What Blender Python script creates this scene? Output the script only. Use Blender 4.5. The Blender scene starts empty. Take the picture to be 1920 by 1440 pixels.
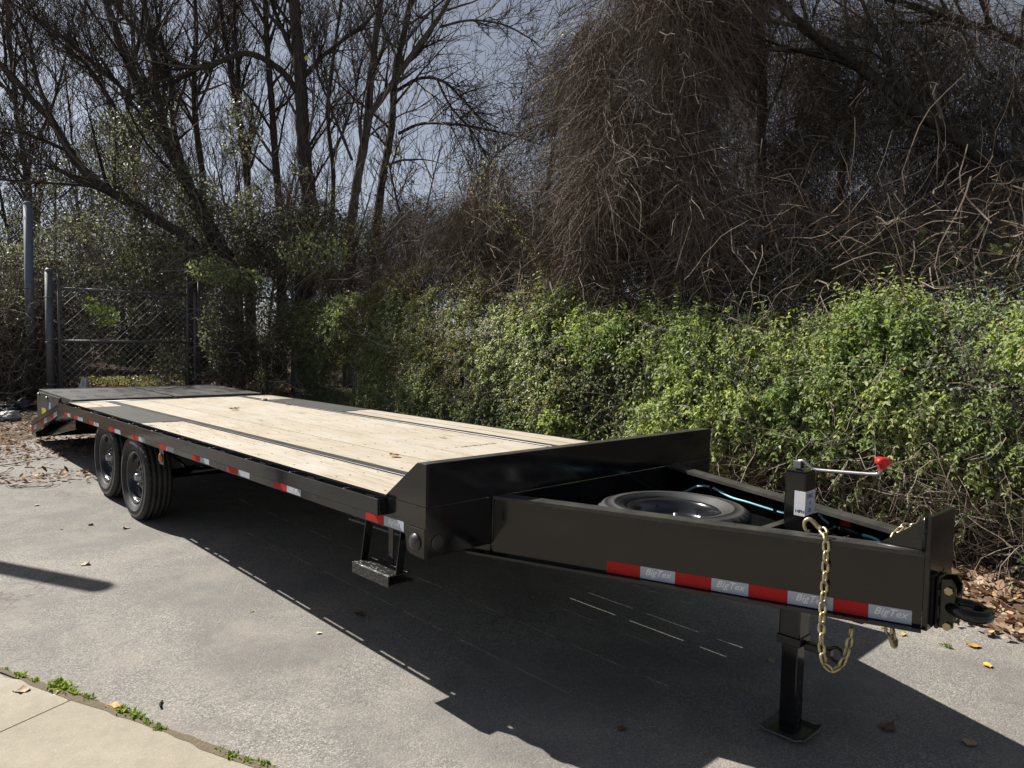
import bpy, bmesh, math, random
import numpy as np
from mathutils import Vector, Matrix

random.seed(7)
RNG = np.random.default_rng(11)
scene = bpy.context.scene
COL = scene.collection

# ------------------------------------------------------------------ camera
cam_data = bpy.data.cameras.new('camera')
cam = bpy.data.objects.new('camera', cam_data)
COL.objects.link(cam)
CR, CU, CF = [Vector(v) for v in [[-0.72601, 0.687432, 0.018633], [-0.026812, -0.055371, 0.998106], [-0.687162, -0.724135, -0.058632]]]
mw = Matrix.Identity(4)
for i in range(3):
    mw[i][0], mw[i][1], mw[i][2] = CR[i], CU[i], -CF[i]
    mw[i][3] = (3.2897,2.7477,1.6781)[i]
cam.matrix_world = mw
cam_data.sensor_width = 36.0
cam_data.lens = 26.041
cam_data.clip_start = 0.05
cam_data.clip_end = 2000.0
scene.camera = cam

# ------------------------------------------------------------------ sky, sun, exposure
SUN = Vector((0.25, -0.965, 0.995)).normalized()
world = bpy.data.worlds.new('World')
scene.world = world
world.use_nodes = True
wn = world.node_tree
wn.nodes.clear()
sky = wn.nodes.new('ShaderNodeTexSky')
sky.sky_type = 'NISHITA'
sky.sun_disc = False
sky.sun_elevation = math.asin(SUN.z)
sky.sun_rotation = math.atan2(SUN.x, SUN.y)
sky.altitude = 200.0
sky.air_density = 0.65
sky.dust_density = 0.8
sky.ozone_density = 1.0
hsv = wn.nodes.new('ShaderNodeHueSaturation')
hsv.inputs['Saturation'].default_value = 0.5
wbg = wn.nodes.new('ShaderNodeBackground')
wbg.inputs['Strength'].default_value = 0.058
wout = wn.nodes.new('ShaderNodeOutputWorld')
wn.links.new(sky.outputs[0], hsv.inputs['Color'])
wn.links.new(hsv.outputs[0], wbg.inputs['Color'])
wn.links.new(wbg.outputs[0], wout.inputs['Surface'])

sun_data = bpy.data.lights.new('sun', 'SUN')
sun_data.energy = 5.0
sun_data.angle = math.radians(0.53)
sun_data.color = (1.0, 0.955, 0.88)
sun = bpy.data.objects.new('sun', sun_data)
COL.objects.link(sun)
sun.rotation_euler = (-SUN).to_track_quat('-Z', 'Y').to_euler()
sun.location = SUN * 40

scene.view_settings.view_transform = 'Standard'
scene.view_settings.look = 'None'
scene.view_settings.gamma = 1.0
scene.view_settings.exposure = 0.80
scene.view_settings.use_curve_mapping = False
scene.cycles.max_bounces = 6
scene.cycles.transparent_max_bounces = 4
scene.cycles.caustics_reflective = False
scene.cycles.caustics_refractive = False

# ------------------------------------------------------------------ helpers
def tag(o, label=None, cat=None, group=None, kind=None):
    if label: o['label'] = label
    if cat: o['category'] = cat
    if group: o['group'] = group
    if kind: o['kind'] = kind
    return o

def link(o, parent=None):
    COL.objects.link(o)
    if parent is not None:
        o.parent = parent
    return o

def empty(name, loc=(0, 0, 0), rz=0.0, parent=None):
    o = bpy.data.objects.new(name, None)
    o.empty_display_size = 0.1
    link(o, parent)
    o.location = loc
    o.rotation_euler = (0, 0, rz)
    return o

def raw(name, V, F, m, parent=None, smooth=False):
    me = bpy.data.meshes.new(name)
    me.from_pydata([tuple(v) for v in V], [], [tuple(f) for f in F])
    me.materials.append(m)
    if smooth:
        me.polygons.foreach_set('use_smooth', [True] * len(me.polygons))
    me.update()
    return link(bpy.data.objects.new(name, me), parent)

def from_bm(name, bm, m, parent=None, smooth=False):
    me = bpy.data.meshes.new(name)
    bmesh.ops.recalc_face_normals(bm, faces=bm.faces)
    bm.to_mesh(me)
    bm.free()
    me.materials.append(m)
    if smooth:
        me.polygons.foreach_set('use_smooth', [True] * len(me.polygons))
    return link(bpy.data.objects.new(name, me), parent)

def bm_box(bm, x0, x1, y0, y1, z0, z1):
    v = [bm.verts.new(c) for c in ((x0,y0,z0),(x1,y0,z0),(x1,y1,z0),(x0,y1,z0),(x0,y0,z1),(x1,y0,z1),(x1,y1,z1),(x0,y1,z1))]
    for f in ((0,3,2,1),(4,5,6,7),(0,1,5,4),(1,2,6,5),(2,3,7,6),(3,0,4,7)):
        bm.faces.new([v[i] for i in f])

def box(name, b, m, parent=None, bev=0.0, seg=1):
    bm = bmesh.new()
    bm_box(bm, *b)
    if bev:
        bmesh.ops.bevel(bm, geom=bm.edges[:], offset=bev, segments=seg, affect='EDGES', profile=0.6)
    return from_bm(name, bm, m, parent)

def prism(name, poly, axis, a0, a1, m, parent=None, bev=0.0):
    """Polygon in the plane across `axis` ('x' -> (y,z), 'y' -> (x,z), 'z' -> (x,y)), extruded a0..a1."""
    bm = bmesh.new()
    def P(q, a):
        return {'x': (a, q[0], q[1]), 'y': (q[0], a, q[1]), 'z': (q[0], q[1], a)}[axis]
    A = [bm.verts.new(P(q, a0)) for q in poly]
    B = [bm.verts.new(P(q, a1)) for q in poly]
    bm.faces.new(A); bm.faces.new(B[::-1])
    n = len(poly)
    for i in range(n):
        bm.faces.new((A[i], A[(i+1) % n], B[(i+1) % n], B[i]))
    if bev:
        bmesh.ops.recalc_face_normals(bm, faces=bm.faces)
        bmesh.ops.bevel(bm, geom=bm.edges[:], offset=bev, segments=1, affect='EDGES')
    return from_bm(name, bm, m, parent)

def lathe_data(profile, n, axis='x'):
    """profile: (axial, radius) list; returns verts, faces of a surface of revolution."""
    V, F = [], []
    k = len(profile)
    for i in range(n):
        a = 2*math.pi*i/n
        c, s = math.cos(a), math.sin(a)
        for (t, r) in profile:
            V.append({'x': (t, r*c, r*s), 'y': (r*c, t, r*s), 'z': (r*c, r*s, t)}[axis])
    for i in range(n):
        j = (i+1) % n
        for q in range(k-1):
            F.append((i*k+q, i*k+q+1, j*k+q+1, j*k+q))
    return V, F

def lathe(name, profile, n, m, parent=None, axis='x', loc=(0,0,0), smooth=True):
    V, F = lathe_data(profile, n, axis)
    o = raw(name, V, F, m, parent, smooth)
    o.location = loc
    return o

def tube_path(name, pts, r, m, parent=None, n=8, closed=False, smooth=True, caps=True):
    pts = [Vector(p) for p in pts]
    V, F = [], []
    K = len(pts)
    prev = None
    for i, p in enumerate(pts):
        if closed:
            t = (pts[(i+1) % K] - pts[i-1]).normalized()
        else:
            t = (pts[min(i+1, K-1)] - pts[max(i-1, 0)]).normalized()
        if prev is None:
            u = t.orthogonal().normalized()
        else:
            u = (prev - t*prev.dot(t)).normalized()
        prev = u
        w = t.cross(u)
        rr = r[i] if isinstance(r, (list, tuple)) else r
        for k in range(n):
            a = 2*math.pi*k/n
            V.append(p + (u*math.cos(a) + w*math.sin(a))*rr)
    for i in range(K if closed else K-1):
        j = (i+1) % K
        for k in range(n):
            F.append((i*n+k, i*n+(k+1) % n, j*n+(k+1) % n, j*n+k))
    if caps and not closed:
        F.append(tuple(range(n))[::-1]); F.append(tuple((K-1)*n+k for k in range(n)))
    return raw(name, V, F, m, parent, smooth)

def smooth_path(pts, sub=6):
    """Catmull-Rom through the points."""
    P = [np.array(p, float) for p in pts]
    P = [2*P[0]-P[1]] + P + [2*P[-1]-P[-2]]
    out = []
    for i in range(1, len(P)-2):
        a, b, c, d = P[i-1], P[i], P[i+1], P[i+2]
        for k in range(sub):
            t = k/sub
            out.append(.5*((2*b)+(c-a)*t+(2*a-5*b+4*c-d)*t*t+(3*b-a-3*c+d)*t**3))
    out.append(P[-2])
    return out

def copy_obj(o, parent=None, loc=None):
    c = o.copy()
    COL.objects.link(c)
    c.parent = parent
    if loc is not None: c.location = loc
    return c

def copy_tree(o, parent=None):
    c = copy_obj(o, parent)
    for ch in [x for x in o.children]:
        copy_tree(ch, c)
    return c

def big_mesh(name, V, F, m, parent=None, tint=None, tint_dom='FACE', smooth=False):
    """V (n,3), F (m,k) numpy arrays; tint a per-face value kept as attribute 'tint'."""
    V = np.ascontiguousarray(V, np.float32); F = np.ascontiguousarray(F, np.int32)
    me = bpy.data.meshes.new(name)
    nf, k = F.shape
    me.vertices.add(len(V)); me.vertices.foreach_set('co', V.ravel())
    me.loops.add(nf*k); me.loops.foreach_set('vertex_index', F.ravel())
    me.polygons.add(nf)
    me.polygons.foreach_set('loop_start', np.arange(0, nf*k, k, dtype=np.int32))
    if smooth:
        me.polygons.foreach_set('use_smooth', np.ones(nf, bool))
    if tint is not None:
        a = me.attributes.new('tint', 'FLOAT', 'FACE')
        a.data.foreach_set('value', np.ascontiguousarray(tint, np.float32))
    me.materials.append(m)
    me.update(calc_edges=True)
    return link(bpy.data.objects.new(name, me), parent)

def gz(x, y):
    """Height of the ground: falls gently towards the hitch, rises behind the wheels."""
    x = np.asarray(x, float); y = np.asarray(y, float)
    t = -(y + 4.2)
    tt = np.clip(t, 0, 9.0)
    return np.where(t < 0, .017*np.maximum(t, -12.0), .055*tt + .001*tt*tt + .03*(np.clip(t, 9, 40)-9))

def g1(x, y):
    return float(gz(x, y))

_LAT = {}
def vnoise(P, scale, seed=0):
    """Smooth lattice noise 0..1."""
    if seed not in _LAT:
        _LAT[seed] = np.random.default_rng(seed+100).random((32, 32, 32))
    L = _LAT[seed]
    Q = np.asarray(P)*scale
    i = np.floor(Q).astype(int); f = Q-i
    f = f*f*(3-2*f)
    r = 0
    for dx in (0, 1):
        for dy in (0, 1):
            for dz in (0, 1):
                w = (f[..., 0] if dx else 1-f[..., 0])*(f[..., 1] if dy else 1-f[..., 1])*(f[..., 2] if dz else 1-f[..., 2])
                r = r + w*L[(i[..., 0]+dx) % 32, (i[..., 1]+dy) % 32, (i[..., 2]+dz) % 32]
    return r

def unit(a):
    return a/np.maximum(np.linalg.norm(a, axis=-1, keepdims=True), 1e-9)

def tubes(P, R):
    """P (n,K,3), R (n,K): three-sided tubes. Returns V, F(quads)."""
    n, K, _ = P.shape
    T = np.empty_like(P)
    T[:, 1:-1] = P[:, 2:]-P[:, :-2]; T[:, 0] = P[:, 1]-P[:, 0]; T[:, -1] = P[:, -1]-P[:, -2]
    T = unit(T)
    ref = unit(RNG.normal(size=(n, 1, 3)))
    U = unit(np.cross(T, np.broadcast_to(ref, T.shape)))
    W = np.cross(T, U)
    V = np.empty((n, K, 3, 3))
    for k in range(3):
        a = 2*math.pi*k/3
        V[:, :, k] = P + (U*math.cos(a)+W*math.sin(a))*R[..., None]
    idx = np.arange(n*K*3).reshape(n, K, 3)
    F = []
    for k in range(3):
        k2 = (k+1) % 3
        F.append(np.stack([idx[:, :-1, k], idx[:, :-1, k2], idx[:, 1:, k2], idx[:, 1:, k]], -1).reshape(-1, 4))
    return V.reshape(-1, 3), np.concatenate(F)

def ribbons(P, R):
    """Flat two-triangle-a-step strips for the thinnest twigs."""
    n, K, _ = P.shape
    T = np.empty_like(P)
    T[:, 1:-1] = P[:, 2:]-P[:, :-2]; T[:, 0] = P[:, 1]-P[:, 0]; T[:, -1] = P[:, -1]-P[:, -2]
    ref = unit(RNG.normal(size=(n, 1, 3)))
    U = unit(np.cross(unit(T), np.broadcast_to(ref, T.shape)))*(R*1.25)[..., None]
    V = np.stack([P-U, P+U], 2)
    idx = np.arange(n*K*2).reshape(n, K, 2)
    F = np.stack([idx[:, :-1, 0], idx[:, :-1, 1], idx[:, 1:, 1], idx[:, 1:, 0]], -1).reshape(-1, 4)
    return V.reshape(-1, 3), F

def merge(parts):
    Vs, Fs, off = [], [], 0
    for V, F in parts:
        Vs.append(V); Fs.append(F+off); off += len(V)
    return np.concatenate(Vs), np.concatenate(Fs)

def wander(S, D, length, K, wob, bias=(0, 0, 0), curl=0.0):
    """Wandering polylines from starts S with directions D."""
    n = len(S)
    length = np.broadcast_to(np.asarray(length, float), (n,))
    P = np.empty((n, K, 3)); P[:, 0] = S
    D = unit(np.array(D, float))
    axis = unit(RNG.normal(size=(n, 3)))
    for k in range(1, K):
        D = unit(D + RNG.normal(size=(n, 3))*wob + np.asarray(bias) + np.cross(axis, D)*curl)
        P[:, k] = P[:, k-1] + D*(length/(K-1))[:, None]
    return P

def leaves(C, A, N, L, Wd, fold=.25, shape=6):
    """Leaf blades: base C, axis A, normal N, length L, width Wd -> V, F (quads), two faces a leaf."""
    n = len(C)
    A = unit(A); N = unit(N - A*np.sum(N*A, -1, keepdims=True))
    S = np.cross(A, N)
    L = np.broadcast_to(L, (n,))[:, None]; Wd = np.broadcast_to(Wd, (n,))[:, None]
    if shape == 4:
        tip = C + A*L - N*L*.1; mid = C + A*L*.45
        V = np.stack([C, mid + S*Wd*.5 + N*Wd*fold, tip, mid - S*Wd*.5 + N*Wd*fold], 1).reshape(-1, 3)
        return V, np.arange(n)[:, None]*4 + np.array([[0, 1, 2, 3]])
    base = C
    tip = C + A*L - N*L*.12
    mid1 = C + A*L*.32; mid2 = C + A*L*.68 - N*L*.03
    l1 = mid1 + S*Wd*.5 + N*Wd*fold; r1 = mid1 - S*Wd*.5 + N*Wd*fold
    l2 = mid2 + S*Wd*.38 + N*Wd*fold*.8; r2 = mid2 - S*Wd*.38 + N*Wd*fold*.8
    V = np.stack([base, l1, l2, tip, r2, r1], 1).reshape(-1, 3)
    i = np.arange(n)[:, None]*6
    F = np.concatenate([i+np.array([[0, 1, 2, 3]]), i+np.array([[0, 3, 4, 5]])], 0)
    return V, F

# ------------------------------------------------------------------ materials
class NT:
    def __init__(s, name):
        s.m = bpy.data.materials.new(name); s.m.use_nodes = True
        s.t = s.m.node_tree; s.t.nodes.clear()
        s.out = s.t.nodes.new('ShaderNodeOutputMaterial')
    def n(s, kind, **kw):
        nd = s.t.nodes.new('ShaderNode'+kind)
        for k, v in kw.items():
            if k.startswith('_'): setattr(nd, k[1:], v)
            else:
                key = k.replace('__', ' ')
                sock = nd.inputs[int(key[1:])] if key[0] == 'i' and key[1:].isdigit() else nd.inputs[key]
                if isinstance(v, bpy.types.NodeSocket): s.t.links.new(v, sock)
                else: sock.default_value = v
        return nd
    def ramp(s, fac, stops):
        r = s.n('ValToRGB')
        e = r.color_ramp.elements
        while len(e) < len(stops): e.new(0.5)
        for el, (p, c) in zip(e, stops):
            el.position = p; el.color = (*c, 1) if len(c) == 3 else c
        s.t.links.new(fac, r.inputs[0])
        return r.outputs[0]
    def mix(s, fac, a, b, mode='MIX'):
        nd = s.t.nodes.new('ShaderNodeMix'); nd.data_type = 'RGBA'; nd.blend_type = mode
        for sock, v in ((nd.inputs[0], fac), (nd.inputs[6], a), (nd.inputs[7], b)):
            if isinstance(v, bpy.types.NodeSocket): s.t.links.new(v, sock)
            elif isinstance(v, tuple): sock.default_value = (*v, 1) if len(v) == 3 else v
            else: sock.default_value = v
        return nd.outputs[2]
    def math(s, op, a, b=0.0, clamp=False):
        nd = s.t.nodes.new('ShaderNodeMath'); nd.operation = op; nd.use_clamp = clamp
        for sock, v in ((nd.inputs[0], a), (nd.inputs[1], b)):
            if isinstance(v, bpy.types.NodeSocket): s.t.links.new(v, sock)
            else: sock.default_value = v
        return nd.outputs[0]
    def coord(s, which='Object', scale=None, loc=None):
        c = s.n('TexCoord').outputs[which]
        if scale is not None or loc is not None:
            mp = s.n('Mapping', Vector=c)
            if scale is not None: mp.inputs['Scale'].default_value = scale
            if loc is not None:
                if isinstance(loc, bpy.types.NodeSocket): s.t.links.new(loc, mp.inputs['Location'])
                else: mp.inputs['Location'].default_value = loc
            c = mp.outputs[0]
        return c
    def noise(s, vec, scale, detail=4.0, rough=.55, dist=0.0):
        return s.n('TexNoise', Vector=vec, Scale=scale, Detail=detail, Roughness=rough, Distortion=dist).outputs[0]
    def bump(s, h, strength=.3, dist=.01, normal=None):
        b = s.n('Bump', Height=h, Strength=strength, Distance=dist)
        if normal is not None: s.t.links.new(normal, b.inputs['Normal'])
        return b.outputs[0]
    def done(s, color=None, rough=.5, metal=0.0, normal=None, spec=.5, coat=0.0, shader=None, **kw):
        if shader is None:
            b = s.n('BsdfPrincipled')
            for k, v in (('Base Color', color), ('Roughness', rough), ('Metallic', metal), ('Normal', normal), ('Specular IOR Level', spec), ('Coat Weight', coat)):
                if v is None: continue
                if isinstance(v, bpy.types.NodeSocket): s.t.links.new(v, b.inputs[k])
                elif isinstance(v, tuple): b.inputs[k].default_value = (*v, 1)
                else: b.inputs[k].default_value = v
            if coat: b.inputs['Coat Roughness'].default_value = .06
            shader = b.outputs[0]
        s.t.links.new(shader, s.out.inputs[0])
        return s.m

M = {}
def build_materials():
    # glossy black trailer paint with a thin uneven film of dust
    t = NT('black_paint'); c = t.coord()
    n1 = t.noise(c, 3.0, 5, .6); n2 = t.noise(c, 60.0, 4, .6); n3 = t.noise(c, 9.0, 4, .6, .6)
    dust = t.math('MULTIPLY', t.ramp(n1, [(.40, (0,0,0)), (.75, (1,1,1))]), t.ramp(n2, [(.35, (0,0,0)), (.7, (1,1,1))]))
    col = t.mix(t.math('MULTIPLY', dust, .10), (.0075, .0075, .0085), (.075, .07, .06))
    rough = t.n('MapRange', Value=n3, i1=.3, i2=.7, i3=.06, i4=.17).outputs[0]
    nz = t.math('ADD', t.noise(c, 140.0, 2), t.math('MULTIPLY', t.noise(c, 2.6, 2), 6.0))
    sm = t.noise(t.n('Mapping', Vector=c, Scale=(1, 1, 5)).outputs[0], 7.0, 5, .7, .5)
    col = t.mix(t.ramp(sm, [(.60, (0,0,0)), (.72, (.5,.5,.5))]), col, (.022, .021, .019))
    M['black'] = t.done(col, rough, normal=t.bump(nz, .03, .004), spec=.42)
    # same paint where it is thin and dusty (tops of beams, worn upper edges)
    t = NT('dusty_black_paint'); c = t.coord()
    n1 = t.noise(c, 6.0, 6, .65); n2 = t.noise(c, 80.0, 3)
    col = t.mix(t.ramp(n1, [(.3, (0,0,0)), (.7, (1,1,1))]), (.016, .016, .016), (.070, .066, .058))
    M['dusty'] = t.done(col, .42, normal=t.bump(n2, .15, .004))
    # black chequer plate
    t = NT('black_chequer_plate'); c = t.coord()
    sx = t.n('SeparateXYZ', Vector=c)
    def diag(sign):
        a = t.math('ADD', t.math('MULTIPLY', sx.outputs[0], 1.0), t.math('MULTIPLY', sx.outputs[1], sign))
        return t.math('SINE', t.math('MULTIPLY', a, 2*math.pi/.030))
    chk = t.n('TexChecker', Vector=t.n('Mapping', Vector=c, Rotation=(0,0,math.pi/4)).outputs[0], Scale=1/.0212).outputs[1]
    a, b = t.math('GREATER_THAN', diag(1.0), .35), t.math('GREATER_THAN', diag(-1.0), .35)
    h = t.math('ADD', t.math('MULTIPLY', a, chk), t.math('MULTIPLY', b, t.math('SUBTRACT', 1.0, chk)))
    nn = t.noise(c, 5.0, 5)
    col = t.mix(nn, (.045, .045, .046), (.105, .103, .098))
    col = t.mix(t.math('MULTIPLY', h, .35), col, (.17, .168, .162))
    M['chequer'] = t.done(col, .4, normal=t.bump(h, .6, .003))
    t = NT('dark_chequer_plate'); c = t.coord()
    v = t.n('TexVoronoi', Vector=t.n('Mapping', Vector=c, Scale=(60, 28, 60)).outputs[0], Scale=1.0)
    h = t.ramp(v.outputs[0], [(.25, (1,1,1)), (.5, (0,0,0))])
    M['chequer_dark'] = t.done(t.mix(h, (.014, .014, .014), (.030, .029, .028)), .36, normal=t.bump(h, .7, .003))
    # pale treated pine boards: each board its own tone, long grain, knots, checks
    t = NT('pine_board')
    rnd = t.n('ObjectInfo').outputs['Random']
    off = t.n('CombineXYZ', X=t.math('MULTIPLY', rnd, 37.0), Y=t.math('MULTIPLY', rnd, 91.0)).outputs[0]
    c = t.coord('Object', None, off)
    g = t.n('Mapping', Vector=c, Scale=(1, .055, 1)).outputs[0]
    g2 = t.n('Mapping', Vector=c, Scale=(1, .022, 1)).outputs[0]
    grain = t.noise(g, 55.0, 6, .6, .4); fine = t.noise(g2, 260.0, 3, .6); wide = t.noise(c, 1.1, 3)
    rings = t.n('TexWave', Vector=g, Scale=9.0, Distortion=9.0, Detail=3.0)
    col = t.ramp(grain, [(.31, (.19, .145, .10)), (.42, (.34, .29, .225)), (.54, (.44, .395, .325)), (.8, (.50, .465, .40))])
    col = t.mix(t.math('MULTIPLY', rings.outputs[1], .25), col, (.36, .28, .185))
    col = t.mix(t.math('MULTIPLY', rnd, .60), col, (.37, .315, .235))
    col = t.mix(t.ramp(wide, [(.42, (0,0,0)), (.72, (.55,.55,.55))]), col, (.50, .48, .435))
    kc = t.n('Mapping', Vector=c, Scale=(1, .42, 1)).outputs[0]
    kv = t.n('TexVoronoi', Vector=kc, Scale=3.1); kn = t.noise(c, 38.0, 2)
    kd = t.math('ADD', kv.outputs[0], t.math('MULTIPLY', kn, .05))
    col = t.mix(t.ramp(kd, [(.075, (.9,.9,.9)), (.12, (0,0,0))]), col, (.15, .085, .04))
    chk = t.noise(t.n('Mapping', Vector=c, Scale=(1, .03, 1)).outputs[0], 75.0, 3, .7)
    col = t.mix(t.ramp(chk, [(.63, (0,0,0)), (.70, (.8,.8,.8))]), col, (.17, .125, .08))
    nst = t.noise(c, 7.0, 5, .7)
    col = t.mix(t.ramp(nst, [(.54, (0,0,0)), (.74, (.5,.5,.5))]), col, (.25, .215, .17))
    M['pine'] = t.done(col, .75, normal=t.bump(t.math('ADD', grain, t.math('MULTIPLY', fine, .5)), .25, .004), spec=.25)
    # rubber
    t = NT('tyre_rubber'); c = t.coord()
    n1 = t.noise(c, 7.0, 5); n2 = t.noise(c, 120.0, 3)
    col = t.mix(t.ramp(n1, [(.35, (0,0,0)), (.75, (1,1,1))]), (.019, .019, .02), (.052, .050, .047))
    M['rubber'] = t.done(col, .62, normal=t.bump(n2, .25, .003), spec=.35)
    t = NT('black_wheel'); c = t.coord()
    n1 = t.noise(c, 20.0, 4)
    M['rim'] = t.done(t.mix(n1, (.008, .008, .01), (.022, .022, .023)), .2, coat=.3)
    t = NT('bare_steel'); c = t.coord(); n1 = t.noise(c, 40.0, 4)
    M['steel'] = t.done(t.mix(n1, (.22, .22, .23), (.42, .42, .43)), .36, metal=.9)
    t = NT('galvanized_pipe'); c = t.coord(); n1 = t.noise(c, 14.0, 5, .65)
    M['galv'] = t.done(t.mix(n1, (.075, .082, .092), (.18, .19, .205)), .55, metal=.3)
    t = NT('blue_grey_pole_paint'); c = t.coord(); n1 = t.noise(c, 9.0, 5, .65)
    M['wire'] = None
    M['pole'] = t.done(t.mix(n1, (.10, .125, .16), (.17, .20, .24)), .6)
    t = NT('yellow_zinc'); c = t.coord(); n1 = t.noise(c, 70.0, 4, .6)
    t = NT('galvanized_wire'); c = t.coord(); n1 = t.noise(c, 9.0, 4)
    M['wire'] = t.done(t.mix(n1, (.24, .25, .265), (.46, .47, .49)), .5, metal=.2)
    t = NT('yellow_zinc'); c = t.coord(); n1 = t.noise(c, 70.0, 4, .6)
    M['zinc'] = t.done(t.mix(n1, (.30, .225, .10), (.56, .49, .32)), .38, metal=.75)
    def plain(name, col, rough=.5, var=.25, scale=25.0, **kw):
        t = NT(name); c = t.coord(); n = t.noise(c, scale, 4)
        d = tuple(x*(1-var) for x in col)
        return t.done(t.mix(n, d, col), rough, **kw)
    M['red_tape'] = plain('red_reflective_tape', (.46, .016, .014), .55, .2, 60, spec=.2)
    M['white_tape'] = plain('white_reflective_tape', (.43, .475, .55), .55, .10, 60, spec=.25)
    M['tape_print'] = plain('pale_print', (.80, .82, .85), .4, .05)
    M['red_plastic'] = plain('red_plastic', (.55, .022, .02), .35, .15)
    M['cyan'] = plain('cyan_cable', (.26, .66, .74), .4, .15)
    M['black_rubber'] = plain('black_cable_rubber', (.02, .02, .021), .5, .4)
    M['paper'] = plain('white_paper_label', (.68, .70, .72), .6, .1)
    M['ink'] = plain('blue_ink', (.035, .045, .16), .6, .2)
    M['yellow_label'] = plain('yellow_label', (.55, .46, .03), .5, .15)
    M['blue_label'] = plain('pale_blue_label', (.25, .42, .62), .5, .15)
    M['amber'] = plain('amber_lens', (.55, .20, .03), .25, .2, coat=.5)
    M['dome'] = plain('dark_grey_lens', (.035, .034, .034), .35, .3)
    M['plastic_bag'] = plain('white_plastic_bag', (.52, .53, .54), .4, .3)
    M['dark'] = plain('opening_shade', (.006, .006, .006), .8, .3)  # near-black that paints the shade of openings onto flat shapes
    # asphalt: worn pale aggregate
    t = NT('worn_asphalt'); c = t.coord()
    v1 = t.n('TexVoronoi', Vector=c, Scale=185.0); v2 = t.n('TexVoronoi', Vector=c, Scale=84.0)
    s1 = t.n('SeparateColor', Color=v1.outputs[1]).outputs[0]; s2 = t.n('SeparateColor', Color=v2.outputs[1]).outputs[0]
    big = t.noise(c, .75, 6, .62, .7); mid = t.noise(c, 2.6, 6, .65); fine = t.noise(c, 240.0, 3, .6)
    col = t.ramp(s1, [(0, (.120, .112, .101)), (.40, (.200, .188, .170)), (.78, (.262, .247, .224)), (1, (.42, .395, .355))])
    col = t.mix(t.ramp(s2, [(.86, (0,0,0)), (.93, (.45,.45,.45))]), col, (.42, .40, .365))
    col = t.mix(t.ramp(s2, [(.04, (.4,.4,.4)), (.11, (0,0,0))]), col, (.10, .095, .088))
    col = t.mix(t.ramp(big, [(.38, (.75,.75,.75)), (.60, (0,0,0))]), col, (.150, .142, .135))
    col = t.mix(t.ramp(mid, [(.46, (0,0,0)), (.72, (.55,.55,.55))]), col, (.30, .272, .232))
    col = t.mix(t.ramp(t.noise(c, 1.5, 5, .7, .8), [(.58, (0,0,0)), (.72, (.5,.5,.5))]), col, (.125, .115, .105))
    wc = t.n('Mapping', Vector=c).outputs[0]
    warp = t.n('VectorMath', _operation='ADD', i0=c, i1=t.n('TexNoise', Vector=c, Scale=1.6, Detail=5.0).outputs[1]).outputs[0]
    ce = t.n('TexVoronoi', Vector=warp, Scale=.55, _feature='DISTANCE_TO_EDGE').outputs[0]
    crk = t.ramp(ce, [(.0018, (.55,.55,.55)), (.0045, (0,0,0))])
    brk = t.ramp(t.noise(c, .9, 3), [(.52, (0,0,0)), (.62, (1,1,1))])
    col = t.mix(t.math('MULTIPLY', crk, brk), col, (.06, .055, .05))
    hgt = t.math('ADD', t.math('ADD', s1, t.math('MULTIPLY', v2.outputs[0], -1.2)), t.math('MULTIPLY', fine, .6))
    M['asphalt'] = t.done(col, .86, normal=t.bump(hgt, .38, .005), spec=.3)
    # concrete
    t = NT('old_concrete'); c = t.coord()
    v1 = t.n('TexVoronoi', Vector=c, Scale=170.0); s1 = t.n('SeparateColor', Color=v1.outputs[1]).outputs[0]
    n1 = t.noise(c, 1.3, 6, .6); n2 = t.noise(c, 9.0, 5, .65); n3 = t.noise(c, 300.0, 3)
    col = t.ramp(n1, [(.3, (.29, .255, .20)), (.7, (.40, .36, .29))])
    col = t.mix(t.ramp(n2, [(.42, (0,0,0)), (.7, (.6,.6,.6))]), col, (.27, .24, .19))
    col = t.mix(t.ramp(s1, [(.0, (.4,.4,.4)), (.2, (0,0,0))]), col, (.24, .21, .165))
    col = t.mix(t.ramp(s1, [(.88, (0,0,0)), (.98, (.35,.35,.35))]), col, (.48, .44, .37))
    M['concrete'] = t.done(col, .9, normal=t.bump(t.math('ADD', n3, s1), .4, .004), spec=.25)
    # soil with old leaf mould
    t = NT('leafy_soil'); c = t.coord()
    v = t.n('TexVoronoi', Vector=c, Scale=24.0); s1 = t.n('SeparateColor', Color=v.outputs[1]).outputs[0]
    n1 = t.noise(c, 1.0, 6, .65); n2 = t.noise(c, 30.0, 5, .7)
    col = t.ramp(s1, [(0, (.06, .042, .03)), (.5, (.13, .093, .065)), (.85, (.21, .155, .11)), (1, (.28, .22, .16))])
    col = t.mix(t.ramp(n1, [(.48, (0,0,0)), (.68, (.6,.6,.6))]), col, (.07, .075, .035))
    M['soil'] = t.done(col, .95, normal=t.bump(t.math('ADD', n2, s1), .8, .03), spec=.1)
    t = NT('dark_soil'); c = t.coord(); n2 = t.noise(c, 60.0, 5, .7)
    M['joint_soil'] = t.done(t.mix(n2, (.11, .088, .064), (.23, .19, .14)), .95, normal=t.bump(n2, .8, .01), spec=.1)
    # bark and vines
    def bark(name, a, b, sc=1.0):
        t = NT(name); c = t.coord()
        n = t.noise(t.n('Mapping', Vector=c, Scale=(1, 1, .22)).outputs[0], 22.0*sc, 6, .65, .3); n2 = t.noise(c, 1.3, 3)
        col = t.mix(t.ramp(n, [(.3, (0,0,0)), (.7, (1,1,1))]), a, b)
        return t.done(col, .9, normal=t.bump(n, .8, .03), spec=.15)
    M['bark'] = bark('grey_brown_bark', (.030, .026, .023), (.105, .094, .082))
    M['bark_pale'] = bark('paler_grey_bark', (.065, .060, .054), (.185, .172, .152))
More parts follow.
